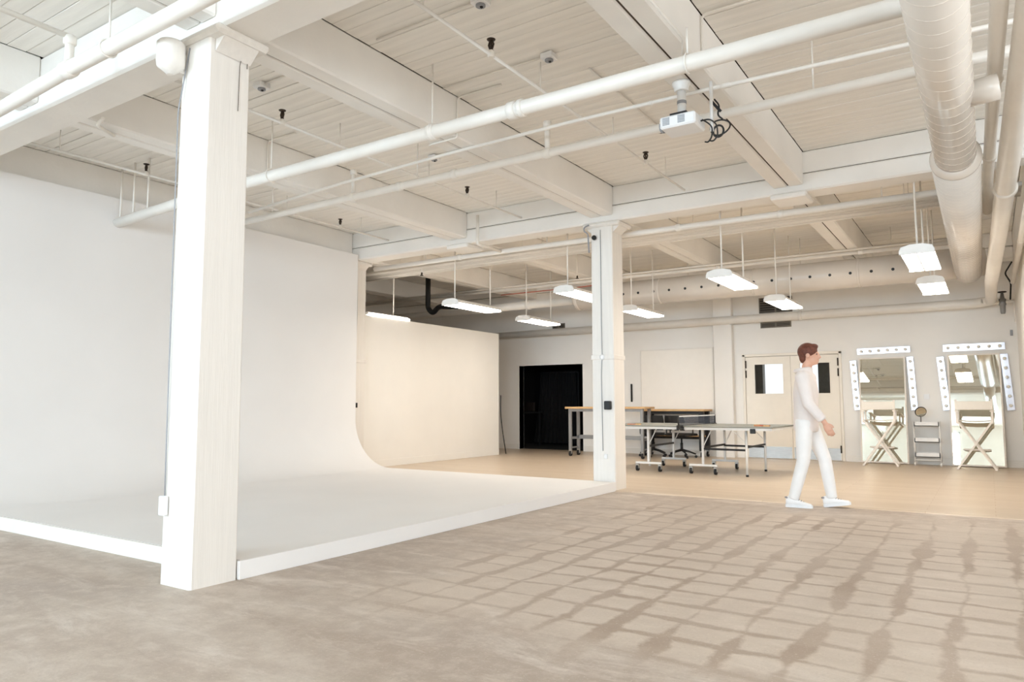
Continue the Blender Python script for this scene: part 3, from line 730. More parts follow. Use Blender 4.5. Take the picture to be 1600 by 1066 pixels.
# cable tray of parallel rails behind the middle girder
tr = thing('cable_tray', (-4.5, 9.5, 3.44), 'tray of parallel white conduits hung across the room behind the middle column', 'cable tray')
for i, yy in enumerate((9.30, 9.40, 9.50, 9.60, 9.70, 9.80)):
    MB().tube([(-9.8, yy, 3.44), (XR-0.05, yy, 3.44)], 0.028 if i in (0, 3) else 0.018, 10).build('rail', 'pipe', tr)
for x in (-8.4, -5.9, -3.4, -1.9, -0.7):
    MB().box(x-0.02, x+0.02, 9.24, 9.86, 3.465, 3.50).build('crossbar', 'pipe', tr)
    for yy in (9.25, 9.85): MB().tube([(x, yy, 3.48), (x, yy, 3.95)], 0.006, 6).build('hanger_rod', 'pipe', tr)
MB().tube(rounded([(-4.75, 9.9, 3.50), (-4.85, 10.4, 3.42), (-5.1, 11.2, 3.32), (-6.2, 12.4, 3.38), (-8.5, 12.5, 3.40)], 0.4), 0.010, 6).build('red_cable', 'cableR', label='red cable drooping left of the middle column under the ceiling', cat='cable')
bh = MB(); bh.tube(rounded([(-10.0, 11.9, 3.93), (-10.0, 11.9, 3.40), (-10.0, 11.9, 3.16), (-9.86, 11.9, 3.04), (-9.70, 11.9, 3.18), (-9.3, 11.95, 3.15), (-9.0, 12.1, 3.18)], 0.08, 6), 0.055, 14)
bh.build('flexible_hose', 'black', label='black flexible hose drooping from the ceiling behind the cream partition', cat='hose')

# ------------------------------------------------------------------ hanging fluorescent lamps
def lamp(x, y0, y1, z, label, rods=True):
    t = thing('hanging_lamp', (x, (y0+y1)/2, z), label, 'lamp', 'hanging fluorescent lamps')
    w = 0.165
    MB().prism([(x-w, z+0.03), (x-w+0.02, z+0.075), (x-0.06, z+0.10), (x+0.06, z+0.10), (x+w-0.02, z+0.075), (x+w, z+0.03)], y0, y1, 'xz').build('housing', 'white_metal', t)
    for s in (-1, 1):
        a, b = (x+0.008, x+w-0.004) if s > 0 else (x-w+0.004, x-0.008)
        MB().prism([(a, z+0.03), (a+0.012, z+0.002), (b-0.012, z+0.002), (b, z+0.03)], y0+0.02, y1-0.02, 'xz').build('lens', 'lens', t)
    MB().box(x-0.007, x+0.007, y0+0.015, y1-0.015, z-0.002, z+0.032).build('spine', 'white_metal', t)
    for yy in (y0, y1):
        MB().prism([(x-w-0.003, z+0.0), (x-w-0.003, z+0.04), (x-w+0.018, z+0.08), (x-0.06, z+0.104), (x+0.06, z+0.104), (x+w-0.018, z+0.08), (x+w+0.003, z+0.04), (x+w+0.003, z+0.0)], yy-0.012, yy+0.012, 'xz').build('end_cap', 'white_metal', t)
    if rods:
        for yy in (y0+0.12, y1-0.10):
            MB().tube([(x, yy, z+0.10), (x, yy, ZC-0.01)], 0.011, 8).build('hanging_rod', 'pipe', t)
    return t
NA = (8.95, 10.17); FA = (11.45, 12.67)
for x, yy, lab in ((-7.18, (9.1, 10.32), 'lit fluorescent lamp nearest the cream partition, hanging low'),
                   (-7.38, (11.6, 12.75), 'lit fluorescent lamp left of the middle column above the dark doorway'),
                   (-5.02, (8.98, 10.2), 'lit fluorescent lamp partly hidden behind the left edge of the middle column'),
                   (-5.10, (11.4, 12.6), 'lit fluorescent lamp just right of the middle column'),
                   (-2.78, (9.0, 10.2), 'lit fluorescent lamp in the middle of the right bay, in front of the perforated duct'),
                   (-2.72, (11.6, 12.8), 'lit fluorescent lamp above the double door'),
                   (-0.57, (8.75, 9.97), 'lit fluorescent lamp beside the spiral duct, upper one of the right pair'),
                   (-0.58, (11.05, 12.25), 'lit fluorescent lamp beside the spiral duct, lower one of the right pair')):
    lamp(x, yy[0], yy[1], 2.70, lab)
st = thing('strip_lamp', (-9.2, 9.7, 2.66), 'lit lamp strip lying along the top of the cream partition', 'lamp')
MB().box(-9.30, -9.05, 9.15, 10.2, 2.685, 2.73, 0.006).build('housing', 'white_metal', st)
MB().prism([(-9.10, 2.66), (-9.0, 2.665), (-8.985, 2.68), (-9.0, 2.70), (-9.05, 2.705)], 9.17, 10.18, 'xz').build('lens', 'lens', st)
MB().tube([(-9.15, 9.9, 2.73), (-9.15, 9.9, 3.94)], 0.009, 8).build('hanging_rod', 'pipe', st)

# ------------------------------------------------------------------ projector under its beam
pj = thing('projector', (-1.88, 5.35, 3.10), 'white projector with black cables hanging from the ceiling beam', 'projector')
px0, px1, py0, py1, pz0, pz1 = -2.01, -1.73, 5.12, 5.36, 3.20, 3.295
MB().box(px0, px1, py0, py1, pz0, pz1, 0.012).build('body', 'plastic_white', pj)
for gx in (-1.985, -1.865):
    m = MB()
    for i in range(6): m.box(gx, gx+0.055, py0-0.004, py0+0.004, pz0+0.022+i*0.010, pz0+0.027+i*0.010)
    m.build('vent_grille', 'plastic_grey', pj)
MB().lathe((px0+0.0, py0+0.10, pz0+0.05), (-1, 0, 0), [(0.045, 0), (0.045, 0.02), (0.035, 0.03)], 18).build('lens_ring', 'plastic_grey', pj)
MB().box(-1.93, -1.80, 5.13, 5.30, pz1, pz1+0.014).build('mount_plate', 'black', pj)
MB().cyl((-1.865, 5.22, pz1+0.01), (-1.865, 5.22, 3.50), 0.034, 16).build('mount_pole', 'white_metal', pj)
MB().lathe((-1.865, 5.22, 3.50), ZD, [(0.05, 0), (0.055, 0.01), (0.055, 0.03), (0.07, 0.06), (0.07, 0.075)], 20).build('mount_collar', 'white_metal', pj)
MB().lathe((-1.865, 5.22, 3.40), ZD, [(0.036, 0), (0.037, 0.005), (0.037, 0.02), (0.036, 0.025)], 18).build('collar_band', 'plastic_grey', pj)
MB().cyl((-1.66, 5.30, 3.17), (-1.66, 5.30, 3.56), 0.014, 10).build('cable_pole', 'white_metal', pj)
cb = MB()
c0 = Vector((-1.60, 5.31, 3.19))
cb.tube([c0+Vector((0.075*math.cos(a), 0.01*math.sin(2*a), 0.058*math.sin(a))) for a in [2*PI*i/22 for i in range(22)]], 0.006, 6, closed=True)
cb.tube([c0+Vector((-0.02+0.04*math.cos(a), 0.015, -0.02+0.045*math.sin(a))) for a in [2*PI*i/18 for i in range(18)]], 0.008, 6, closed=True)
cb.build('cable_loop', 'black', pj)
MB().tube(rounded([(-1.73, 5.28, 3.27), (-1.69, 5.28, 3.24), (-1.655, 5.29, 3.20), (-1.66, 5.29, 3.12), (-1.69, 5.29, 3.085), (-1.715, 5.29, 3.095)], 0.03), 0.006, 6).build('hanging_cable', 'black', pj)
MB().tube(rounded([(-1.73, 5.25, 3.25), (-1.66, 5.25, 3.25), (-1.61, 5.26, 3.20), (-1.605, 5.26, 3.11), (-1.64, 5.26, 3.075), (-1.67, 5.26, 3.085)], 0.03), 0.006, 6).build('hanging_cable', 'black', pj)
MB().tube(rounded([(-1.64, 5.31, 3.42), (-1.60, 5.31, 3.36), (-1.62, 5.31, 3.29), (-1.58, 5.31, 3.25)], 0.03), 0.007, 6).build('hanging_cable', 'black', pj)
MB().bar((-1.655, 5.30, 3.40), (-1.59, 5.30, 3.31), 0.012, 0.02).build('cable_clip', 'black', pj)

# ------------------------------------------------------------------ rooms behind the openings
ZD0 = 2.62
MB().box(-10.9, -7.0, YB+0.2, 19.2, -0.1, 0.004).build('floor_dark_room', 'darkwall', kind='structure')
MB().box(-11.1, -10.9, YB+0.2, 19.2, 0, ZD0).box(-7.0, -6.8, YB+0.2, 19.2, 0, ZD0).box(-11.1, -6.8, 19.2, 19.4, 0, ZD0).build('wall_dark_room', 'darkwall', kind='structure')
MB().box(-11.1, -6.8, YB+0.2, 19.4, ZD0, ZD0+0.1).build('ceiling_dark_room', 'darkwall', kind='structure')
cu = thing('curtain_booth', (-9.95, 17.2, 0), 'black pleated curtain hung over a frame inside the dark doorway', 'curtain')
def pleats(x0t, x1t, x0b, x1b, y, zt, zb, n, amp):
    m = MB(); vs = []; K = n*8
    for j in range(9):
        f = j/8.0; z = zt+(zb-zt)*f; g = f**1.6
        for i in range(K+1):
            u = i/K; x = (x0t+(x1t-x0t)*u)*(1-g)+(x0b+(x1b-x0b)*u)*g
            yy = y+amp*(0.5+0.5*f)*math.sin(2*PI*n*u+0.6*math.sin(5*u))
            vs.append((x, yy, z))
    b = K+1; fs = [(j*b+i, j*b+i+1, (j+1)*b+i+1, (j+1)*b+i) for j in range(8) for i in range(K)]
    back = [(v[0], v[1]+0.012, v[2]) for v in vs]; nb = len(vs)
    m._add(vs+back, fs+[tuple(k+nb for k in f[::-1]) for f in fs], True); return m
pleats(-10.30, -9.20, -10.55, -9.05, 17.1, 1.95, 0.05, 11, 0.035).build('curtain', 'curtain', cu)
MB().box(-10.35, -9.15, 17.08, 17.14, 1.95, 1.985).build('rail', 'black', cu)
for x in (-10.33, -9.17): MB().box(x-0.02, x+0.02, 17.15, 17.19, 0.004, 1.96).build('post', 'black', cu)
dt = thing('side_desk', (-10.4, 16.2, 0), 'dim desk with a pale edge inside the dark doorway', 'desk')
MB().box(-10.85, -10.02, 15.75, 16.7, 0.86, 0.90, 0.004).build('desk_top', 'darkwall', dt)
MB().box(-10.86, -10.02, 15.735, 15.75, 0.865, 0.897).build('edge_strip', 'white_wood', dt)
for x, y in ((-10.80, 15.8), (-10.07, 15.8), (-10.80, 16.65), (-10.07, 16.65)): MB().box(x-0.025, x+0.025, y-0.025, y+0.025, 0.004, 0.86).build('leg', 'black', dt)
MB().box(-10.6, -10.03, 16.3, 16.36, 0.92, 1.15, 0.005).build('brown_box_panel', 'hardware', label='dim brown panel standing on the desk in the dark doorway', cat='panel')

# lobby behind the double door: a grey wall with a bright opening to the outside
MB().box(-5.4, -1.4, YB+0.2, 16.5, -0.1, 0.004).build('floor_lobby', 'woodfloor', kind='structure')
MB().box(-5.6, -5.4, YB+0.2, 16.5, 0, 2.9).box(-1.4, -1.2, YB+0.2, 16.5, 0, 2.9).box(-5.6, -4.13, 16.3, 16.5, 0, 2.9).box(-2.99, -1.2, 16.3, 16.5, 0, 2.9).box(-4.13, -2.99, 16.3, 16.5, 2.3, 2.9).box(-4.13, -2.99, 16.3, 16.5, 0, 0.9).build('wall_lobby', 'grille', kind='structure')
MB().box(-5.6, -1.2, YB+0.2, 16.5, 2.9, 3.0).build('ceiling_lobby', 'wall', kind='structure')

# ------------------------------------------------------------------ doors
fr = MB(); fr.box(EX0-0.05, EX0, YB-0.03, YB+0.1, 0.006, 2.11, 0.006).box(EX1, EX1+0.05, YB-0.03, YB+0.1, 0.006, 2.11, 0.006).box(EX0-0.05, EX1+0.05, YB-0.03, YB+0.1, 2.062, 2.115, 0.006)
fr.build('trim_3', 'door', kind='structure')
EM = (EX0+EX1)/2
for i, (a, b, wx0, wx1) in enumerate(((EX0+0.006, EM-0.003, -3.98, -3.42), (EM+0.003, EX1-0.006, -3.10, -2.55))):
    y0, y1 = YB-0.01, YB+0.035; z0, z1, wz0, wz1 = 0.012, 2.052, 1.30, 1.90
    d = MB().box(a, wx0, y0, y1, z0, z1).box(wx1, b, y0, y1, z0, z1).box(wx0, wx1, y0, y1, z0, wz0).box(wx0, wx1, y0, y1, wz1, z1).build('door_%d' % (i+1), 'door', kind='structure', label=('left' if i == 0 else 'right')+' leaf of the cream double door with a glazed window')
    m = MB(); e = 0.018
    m.box(wx0-e, wx0+0.004, y0-0.008, y0, wz0-e, wz1+e).box(wx1-0.004, wx1+e, y0-0.008, y0, wz0-e, wz1+e).box(wx0, wx1, y0-0.008, y0, wz0-e, wz0+0.004).box(wx0, wx1, y0-0.008, y0, wz1-0.004, wz1+e)
    m.build('window_frame', 'door', d)
    MB().box(wx0, wx1, YB+0.010, YB+0.016, wz0, wz1).build('pane', 'glass', d)
    MB().box(a+0.02, b-0.02, y0-0.004, y0, 0.02, 0.245).build('kick_plate', 'steel', d)
    hxp = a+0.008 if i == 0 else b-0.008
    for (h0, h1) in ((1.83, 1.98), (1.63, 1.78), (0.16, 0.30)) if i else ((1.83, 1.98), (1.63, 1.78)):
        MB().cyl((hxp, y0-0.012, h0), (hxp, y0-0.012, h1), 0.014, 10).build('hinge', 'hardware', d)
# dark doorway lining
MB().box(DX0-0.03, DX0, YB-0.012, YB+0.2, 0.006, 2.06, 0.003).box(DX1, DX1+0.03, YB-0.012, YB+0.2, 0.006, 2.06, 0.003).box(DX0-0.03, DX1+0.03, YB-0.012, YB+0.2, 2.045, 2.075, 0.003).build('trim_4', 'wall', kind='structure')
bdv = thing('wall_board', (-5.65, YB, 0.9), 'plain ivory board fixed to the far wall above the workbench', 'board')
MB().box(-6.455, -4.845, YB-0.022, YB, 0.90, 2.275, 0.003).build('panel', 'panel', bdv)
MB().box(-6.48, -4.82, YB-0.03, YB, 2.275, 2.30, 0.003).box(-6.48, -6.455, YB-0.03, YB, 0.9, 2.275, 0.003).box(-4.845, -4.82, YB-0.03, YB, 0.9, 2.275, 0.003).build('frame', 'trim', bdv)
def grille(x0, x1, z0, z1, label, n=5, y=YB):
    t = thing('air_vent', ((x0+x1)/2, y, z0), label, 'vent', 'wall air vents')
    MB().box(x0, x1, y-0.006, y, z0, z1).build('backing', 'vent_dark', t)
    MB().box(x0-0.02, x1+0.02, y-0.02, y, z1, z1+0.018).box(x0-0.02, x1+0.02, y-0.02, y, z0-0.018, z0).box(x0-0.02, x0, y-0.02, y, z0, z1).box(x1, x1+0.02, y-0.02, y, z0, z1).box((x0+x1)/2-0.015, (x0+x1)/2+0.015, y-0.018, y, z0, z1).build('frame', 'grille', t)
    for i in range(n):
        zz = z0+(i+0.5)*(z1-z0)/n
        MB().box(x0, x1, y-0.016, y-0.006, zz-0.006, zz+0.004).build('slat', 'grille', t)
grille(-3.81, -3.25, 2.655, 2.735, 'low grey wall vent under the far pipe above the double door', 3)
grille(-3.83, -3.22, 2.96, 3.24, 'tall dark wall vent above the far pipe over the double door', 6)
grille(-8.72, -8.42, 2.93, 3.02, 'small dark wall vent above the dark doorway', 3)
wo = MB().box(-0.985, -0.895, YB-0.012, YB, 1.17, 1.27, 0.003).build('wall_outlet', 'plastic_white', label='white double outlet plate on the far wall between the two mirrors', cat='outlet')
MB().box(-6.72, -6.68, YB-0.03, YB-0.01, 1.15, 1.55, 0.005).build('dark_stick', 'rubber', label='narrow dark bar on the far wall right behind the middle column', cat='bar')
MB().box(0.36, 0.40, YB-0.02, YB, 2.26, 2.36, 0.003).build('wall_switch', 'plastic_grey', label='small grey switch high on the far wall at the right corner', cat='switch')

# ------------------------------------------------------------------ makeup mirrors with bulb bars
def mirror(xa, xb, zt, label, tilt, yaw):
    t = thing('standing_mirror', ((xa+xb)/2, YB-0.20, 0.006), label, 'mirror', 'tall leaning mirrors', yaw)
    w = (xb-xa)/2; th = 0.02; s = math.sin(tilt); c = math.cos(tilt); H = zt/c
    def P(x, y, h): return (x, y*c+h*s, h*c-y*s+0.012)     # leaning frame
    def slab(name, mat, x0, x1, h0, h1, y0, y1):
        m = MB(); vs = [P(x, y, h) for h in (h0, h1) for y in (y0, y1) for x in (x0, x1)]
        m._add(vs, [(0, 2, 3, 1), (4, 5, 7, 6), (0, 1, 5, 4), (2, 6, 7, 3), (0, 4, 6, 2), (1, 3, 7, 5)]); m.build(name, mat, t, local=True)
    slab('glass', 'mirror', -w+0.022, w-0.022, 0.022, H-0.022, -0.006, 0.0)
    slab('backboard', 'trim', -w, w, 0, H, 0.001, th)
    slab('frame_side', 'white_wood', -w, -w+0.025, 0, H, -0.012, 0.0); slab('frame_side', 'white_wood', w-0.025, w, 0, H, -0.012, 0.0)
    slab('frame_top', 'white_wood', -w+0.025, w-0.025, H-0.025, H, -0.012, 0.0); slab('frame_bottom', 'white_wood', -w+0.025, w-0.025, 0, 0.025, -0.012, 0.0)
    return t
mirror(-2.035, -1.255, 1.94, 'tall leaning mirror nearer the double door', 0.085, 0.0)
mirror(-0.595, 0.195, 1.95, 'tall leaning mirror by the right corner', 0.085, -0.008)
def bulb_bar(p, q, w, label, n=6):
    p, q = Vector(p), Vector(q); d = (q-p).normalized(); L = (q-p).length
    t = thing('bulb_bar', (p+q)/2, label, 'light bar', 'chrome vanity bulb bars')
    side = d.cross(Vector((0, 1, 0))).normalized()
    MB().obox((p+q)/2, d, side, (0, 1, 0), L/2, w/2, 0.022).build('backplate', 'chrome', t)
    for i in range(n):
        c = p+d*(L*(i+0.5)/n)+Vector((0, -0.022, 0))
        MB().lathe(c, (0, -1, 0), [(0.026, 0), (0.026, 0.012), (0.018, 0.018)], 14).build('socket', 'chrome', t)
        MB().sphere(c+Vector((0, -0.042, 0)), 0.028, 12, 8).build('bulb', 'bulb', t)
yw = YB-0.024
bulb_bar((-2.05, yw, 2.08), (-1.165, yw, 2.095), 0.11, 'chrome bulb bar above the mirror nearer the double door')
bulb_bar((-2.13, yw, 1.91), (-2.085, yw, 0.98), 0.105, 'chrome bulb bar left of the mirror nearer the double door')
bulb_bar((-1.175, yw, 1.95), (-1.14, yw, 0.98), 0.105, 'chrome bulb bar right of the mirror nearer the double door')
bulb_bar((-0.645, yw, 2.085), (0.275, yw, 2.09), 0.12, 'chrome bulb bar above the mirror by the right corner')
bulb_bar((-0.70, yw, 1.93), (-0.635, yw, 0.98), 0.11, 'chrome bulb bar left of the mirror by the right corner')
bulb_bar((0.25, yw, 1.95), (0.31, yw, 0.98), 0.11, 'chrome bulb bar right of the mirror by the right corner')

# ------------------------------------------------------------------ tall director's chairs
def director_chair(loc, rz, label):
    t = thing('director_chair', loc, label, 'chair', 'white director chairs', rz)
    w, dp = 0.245, 0.20
    B = lambda nm, mat, m: m.build(nm, mat, t, local=True)
    for y in (-dp, dp):                     # crossed legs, front and back
        for s in (-1, 1):
            B('leg', 'white_wood', MB().bar((s*0.265, y+s*0.012, 0.02), (-s*w, y+s*0.012, 0.80), 0.028, 0.054, (0, 1, 0)))
    for s in (-1, 1):
        B('foot_rail', 'white_wood', MB().bar((s*0.265, -dp-0.05, 0.02), (s*0.265, dp+0.05, 0.02), 0.035, 0.03))
        B('side_rail', 'white_wood', MB().bar((s*w, -dp-0.03, 0.79), (s*w, dp+0.03, 0.79), 0.035, 0.035))
        B('armrest', 'white_wood', MB().box(s*w-0.03, s*w+0.03, -dp-0.04, dp+0.06, 0.955, 0.978, 0.006))
        B('arm_post', 'white_wood', MB().bar((s*w, dp, 0.78), (s*w, dp, 0.96), 0.03, 0.025))
        B('back_post', 'white_wood', MB().bar((s*w, -dp, 0.76), (s*(w+0.005), -dp-0.03, 1.16), 0.028, 0.03))
    B('seat', 'canvas', MB().prism([(-w, 0.805), (-0.12, 0.792), (0, 0.788), (0.12, 0.792), (w, 0.805), (w, 0.812), (0.12, 0.799), (0, 0.795), (-0.12, 0.799), (-w, 0.812)], -dp-0.02, dp+0.02, 'xz'))
    B('backrest', 'canvas', MB().box(-w-0.02, w+0.02, -dp-0.048, -dp-0.018, 0.985, 1.13, 0.01))
    B('footrest', 'white_wood', MB().box(-0.20, 0.20, dp-0.01, dp+0.11, 0.30, 0.322, 0.005))
    B('stretcher', 'white_wood', MB().bar((-0.17, dp+0.03, 0.30), (0.17, dp+0.03, 0.30), 0.02, 0.02))
    return t
director_chair((-1.645, 14.42, 0.006), 0.03, "white director's chair in front of the mirror nearer the double door")
director_chair((-0.215, 14.42, 0.006), -0.02, "white director's chair in front of the mirror by the right corner")

# white three-tier cart with a small round mirror
ct = thing('utility_cart', (-0.945, 14.80, 0.006), 'small white three-tier cart between the two mirrors', 'cart')
cx0, cx1, cy0, cy1 = -1.135, -0.755, 14.66, 14.93
for i, z in enumerate((0.16, 0.42, 0.70)):
    MB().box(cx0, cx1, cy0, cy1, z, z+0.012).box(cx0, cx1, cy0, cy0+0.012, z, z+0.075).box(cx0, cx1, cy1-0.012, cy1, z, z+0.075).box(cx0, cx0+0.012, cy0, cy1, z, z+0.075).box(cx1-0.012, cx1, cy0, cy1, z, z+0.075).build('tray', 'white_metal', ct)
for x in (cx0-0.008, cx1+0.008):
    for y in (cy0+0.02, cy1-0.02):
        MB().cyl((x, y, 0.06), (x, y, 0.79), 0.011, 10).build('post', 'white_metal', ct)
        cs = MB().cyl((x-0.012, y, 0.036), (x+0.012, y, 0.036), 0.03, 14).build('caster', 'white_metal', ct)
MB().tube([(cx0-0.008, cy0+0.02, 0.11), (cx1+0.008, cy0+0.02, 0.11)], 0.011, 8).build('base_bar', 'white_metal', ct)
rm = thing('round_mirror', (-1.03, 14.78, 0.775), 'small dark round makeup mirror standing on the white cart', 'mirror')
MB().lathe((-1.03, 14.78, 0.713), ZD, [(0.05, 0), (0.05, 0.01), (0.012, 0.02), (0.010, 0.15)], 18).build('stand', 'chrome', rm)
MB().lathe((-1.03, 14.79, 0.955), (0.35, -1, -0.4), [(0.092, 0), (0.096, 0.008), (0.092, 0.016)], 28).build('rim', 'black', rm)
MB().lathe((-1.0247, 14.775, 0.949), (0.35, -1, -0.4), [(0.084, 0), (0.084, 0.003)], 28).build('glass', 'mirror', rm)

# ------------------------------------------------------------------ workbenches on casters
def caster(x, y, t, r=0.055, mat='rubber'):
    f = MB().box(x-0.028, x+0.028, y-0.03, y+0.03, r*2+0.006, r*2+0.03, 0.004).box(x-0.026, x-0.020, y-0.025, y+0.025, r, r*2+0.02).box(x+0.020, x+0.026, y-0.025, y+0.025, r, r*2+0.02).build('caster', 'steel', t)
    MB().cyl((x-0.018, y, r+0.006), (x+0.018, y, r+0.006), r, 18).build('wheel', mat, f)
def bench(x0, x1, y0, y1, zt, label, mat='grey_metal', back=False, board=False, legw=0.06):
    t = thing('workbench', ((x0+x1)/2, (y0+y1)/2, 0.006), label, 'workbench', 'wood topped workbenches')
    MB().box(x0, x1, y0, y1, zt-0.042, zt, 0.006).build('worktop', 'woodtop', t)
    for x in (x0+0.09, x1-0.09):
        for y in (y0+0.08, y1-0.08):
            MB().box(x-legw/2, x+legw/2, y-legw/2, y+legw/2, 0.14, zt-0.042, 0.005).build('leg', mat, t); caster(x, y, t)
        MB().box(x-0.02, x+0.02, y0+0.08, y1-0.08, 0.36, 0.41).build('side_rail', mat, t)
        MB().box(x-0.02, x+0.02, y0+0.08, y1-0.08, 0.17, 0.20).build('side_rail', mat, t)
    MB().box(x0+0.09, x1-0.09, y1-0.11, y1-0.05, 0.36, 0.44).build('back_rail', mat, t)
    MB().box(x0+0.09, x1-0.09, y0+0.06, y0+0.09, zt-0.10, zt-0.045).build('apron', mat, t)
    if board: MB().box(x0+0.11, x1-0.11, y0+0.28, y1-0.1, 0.42, 0.445).build('lower_shelf', 'woodtop', t)
    return t
bench(-7.56, -5.74, 13.52, 14.04, 1.045, 'wood topped workbench on casters standing behind the middle column', 'grey_metal')
bench(-6.28, -4.86, 14.50, 15.02, 0.99, 'long wood topped workbench against the far wall below the ivory board', 'black', board=True, legw=0.09)
# dark laptop-like equipment on the bench shelf: office chairs in front
def office_chair(loc, rz, label):
    t = thing('office_chair', loc, label, 'chair', 'black office chairs', rz)
    B = lambda nm, mat, m, p=t: m.build(nm, mat, p, local=True)
    B('seat', 'black', MB().prism([(-0.24, 0.455), (-0.25, 0.475), (-0.2, 0.505), (0.1, 0.50), (0.22, 0.49), (0.25, 0.465), (0.22, 0.445), (-0.2, 0.445)], -0.23, 0.23, 'xz'))
    m = MB(); K = 10; vs = []
    for j in range(9):
        f = j/8; z = 0.56+0.30*f; wj = 0.21+0.02*math.sin(PI*f)
        for i in range(K+1):
            u = -1+2*i/K; vs.append((-0.25-0.06*f+0.05*u*u, u*wj, z))
    nb = len(vs); b = K+1; fs = [(j*b+i, j*b+i+1, (j+1)*b+i+1, (j+1)*b+i) for j in range(8) for i in range(K)]
    m._add(vs+[(v[0]-0.02, v[1], v[2]) for v in vs], fs+[tuple(k+nb for k in f[::-1]) for f in fs], True)
    B('backrest', 'black', m)
    B('back_arm', 'black', MB().tube(rounded([(-0.05, 0, 0.44), (-0.28, 0, 0.45), (-0.30, 0, 0.70)], 0.08), 0.018, 8))
    for s in (-1, 1):
        B('armrest', 'black', MB().box(-0.14, 0.10, s*0.27-0.03, s*0.27+0.03, 0.655, 0.68, 0.008))
        B('arm_post', 'black', MB().tube(rounded([(0.0, s*0.15, 0.45), (0.0, s*0.27, 0.46), (0.0, s*0.27, 0.66)], 0.04), 0.014, 8))
    B('gas_lift', 'black', MB().tube([(0, 0, 0.14), (0, 0, 0.30), (0, 0, 0.301), (0, 0, 0.45)], [0.028, 0.028, 0.017, 0.017], 12))
    B('tilt_box', 'black', MB().box(-0.10, 0.10, -0.06, 0.06, 0.40, 0.445, 0.01))
    B('lever', 'black', MB().tube([(0, -0.05, 0.42), (0.04, -0.22, 0.40)], 0.007, 6))
    for k in range(5):
        a = 2*PI*k/5+0.3; c, s = math.cos(a), math.sin(a)
        ft = MB().tube([(0.02*c, 0.02*s, 0.155), (0.15*c, 0.15*s, 0.125), (0.28*c, 0.28*s, 0.075)], [0.026, 0.018, 0.014], 8).build('base_arm', 'black', t, local=True)
        MB().cyl((0.28*c-0.02*s, 0.28*s+0.02*c, 0.028), (0.28*c+0.02*s, 0.28*s-0.02*c, 0.028), 0.028, 12).build('caster', 'rubber', ft, local=True)
    return t
office_chair((-5.91, 14.36, 0.006), 1.9, 'black office chair behind the net end of the table, left of the pair')
office_chair((-5.30, 14.36, 0.006), 1.35, 'black office chair behind the table tennis net, right of the pair')

# ------------------------------------------------------------------ table tennis table
TX0, TX1, TY0, TY1, TZ = -5.39, -2.65, 10.90, 12.42, 0.76
tt = thing('table_tennis_table', ((TX0+TX1)/2, (TY0+TY1)/2, 0.006), 'folding table tennis table with a grey top and white wheeled frame', 'table')
TM = (TX0+TX1)/2
for (a, b) in ((TX0, TM-0.004), (TM+0.004, TX1)):
    hf = MB().box(a, b, TY0, TY1, TZ-0.018, TZ, 0.003).build('table_half', 'tabletop', tt)
    MB().box(a, b, TY0, TY0+0.02, TZ-0.0005, TZ+0.0012).box(a, b, TY1-0.02, TY1, TZ-0.0005, TZ+0.0012).box(a, b, (TY0+TY1)/2-0.002, (TY0+TY1)/2+0.002, TZ-0.0005, TZ+0.0012).build('court_line', 'plastic_white', hf)
    m = MB().box(a+0.02, b-0.02, TY0+0.03, TY0+0.06, TZ-0.058, TZ-0.018).box(a+0.02, b-0.02, TY1-0.06, TY1-0.03, TZ-0.058, TZ-0.018).box(a+0.02, a+0.05, TY0+0.06, TY1-0.06, TZ-0.058, TZ-0.018).box(b-0.05, b-0.02, TY0+0.06, TY1-0.06, TZ-0.058, TZ-0.018)
    m.build('apron', 'white_metal', hf)
for xc, xe in ((-4.70, -5.12), (-3.79, -3.09)):
    for y in (11.20, 12.33):
        MB().box(xc-0.225, xc+0.225, y-0.02, y+0.02, 0.125, 0.16, 0.006).build('foot_bar', 'white_metal', tt)
        MB().box(xc-0.018, xc+0.018, y-0.018, y+0.018, 0.16, TZ-0.05, 0.004).build('post', 'white_metal', tt)
        for s in (-1, 1): caster(xc+s*0.195, y, tt, 0.045)
        MB().bar((xc, y, 0.42), (xc+0.15, y, TZ-0.05), 0.012, 0.012).build('brace', 'white_metal', tt)
    MB().box(xc-0.015, xc+0.015, 11.20, 12.33, 0.40, 0.43).build('cross_bar', 'black', tt)
for y in (11.12, 12.20):
    MB().cyl((-3.09, y, 0.03), (-3.09, y, TZ-0.05), 0.019, 12).build('end_leg', 'white_metal', tt)
    MB().cyl((-3.09, y, 0.006), (-3.09, y, 0.035), 0.022, 12).build('foot_cap', 'rubber', tt)
    MB().bar((-3.79, y+0.08, 0.40), (-3.09, y, 0.40), 0.022, 0.03).build('lock_bar', 'black', tt)
    MB().bar((-3.09, y, 0.50), (-3.30, y, TZ-0.05), 0.010, 0.010).build('brace', 'white_metal', tt)
    MB().cyl((-5.10, y, 0.006), (-5.10, y, TZ-0.05), 0.019, 12).build('end_leg', 'white_metal', tt)
MB().box(-3.09-0.012, -3.09+0.012, 11.12, 12.20, 0.43, 0.455).build('cross_bar', 'black', tt)
MB().box(-2.98, -2.90, TY0+0.02, TY0+0.05, TZ-0.10, TZ-0.03, 0.006).build('latch', 'black', tt)
nt = thing('table_net', (TM, (TY0+TY1)/2, TZ), 'dark table tennis net with a white top band clamped across the table', 'net')
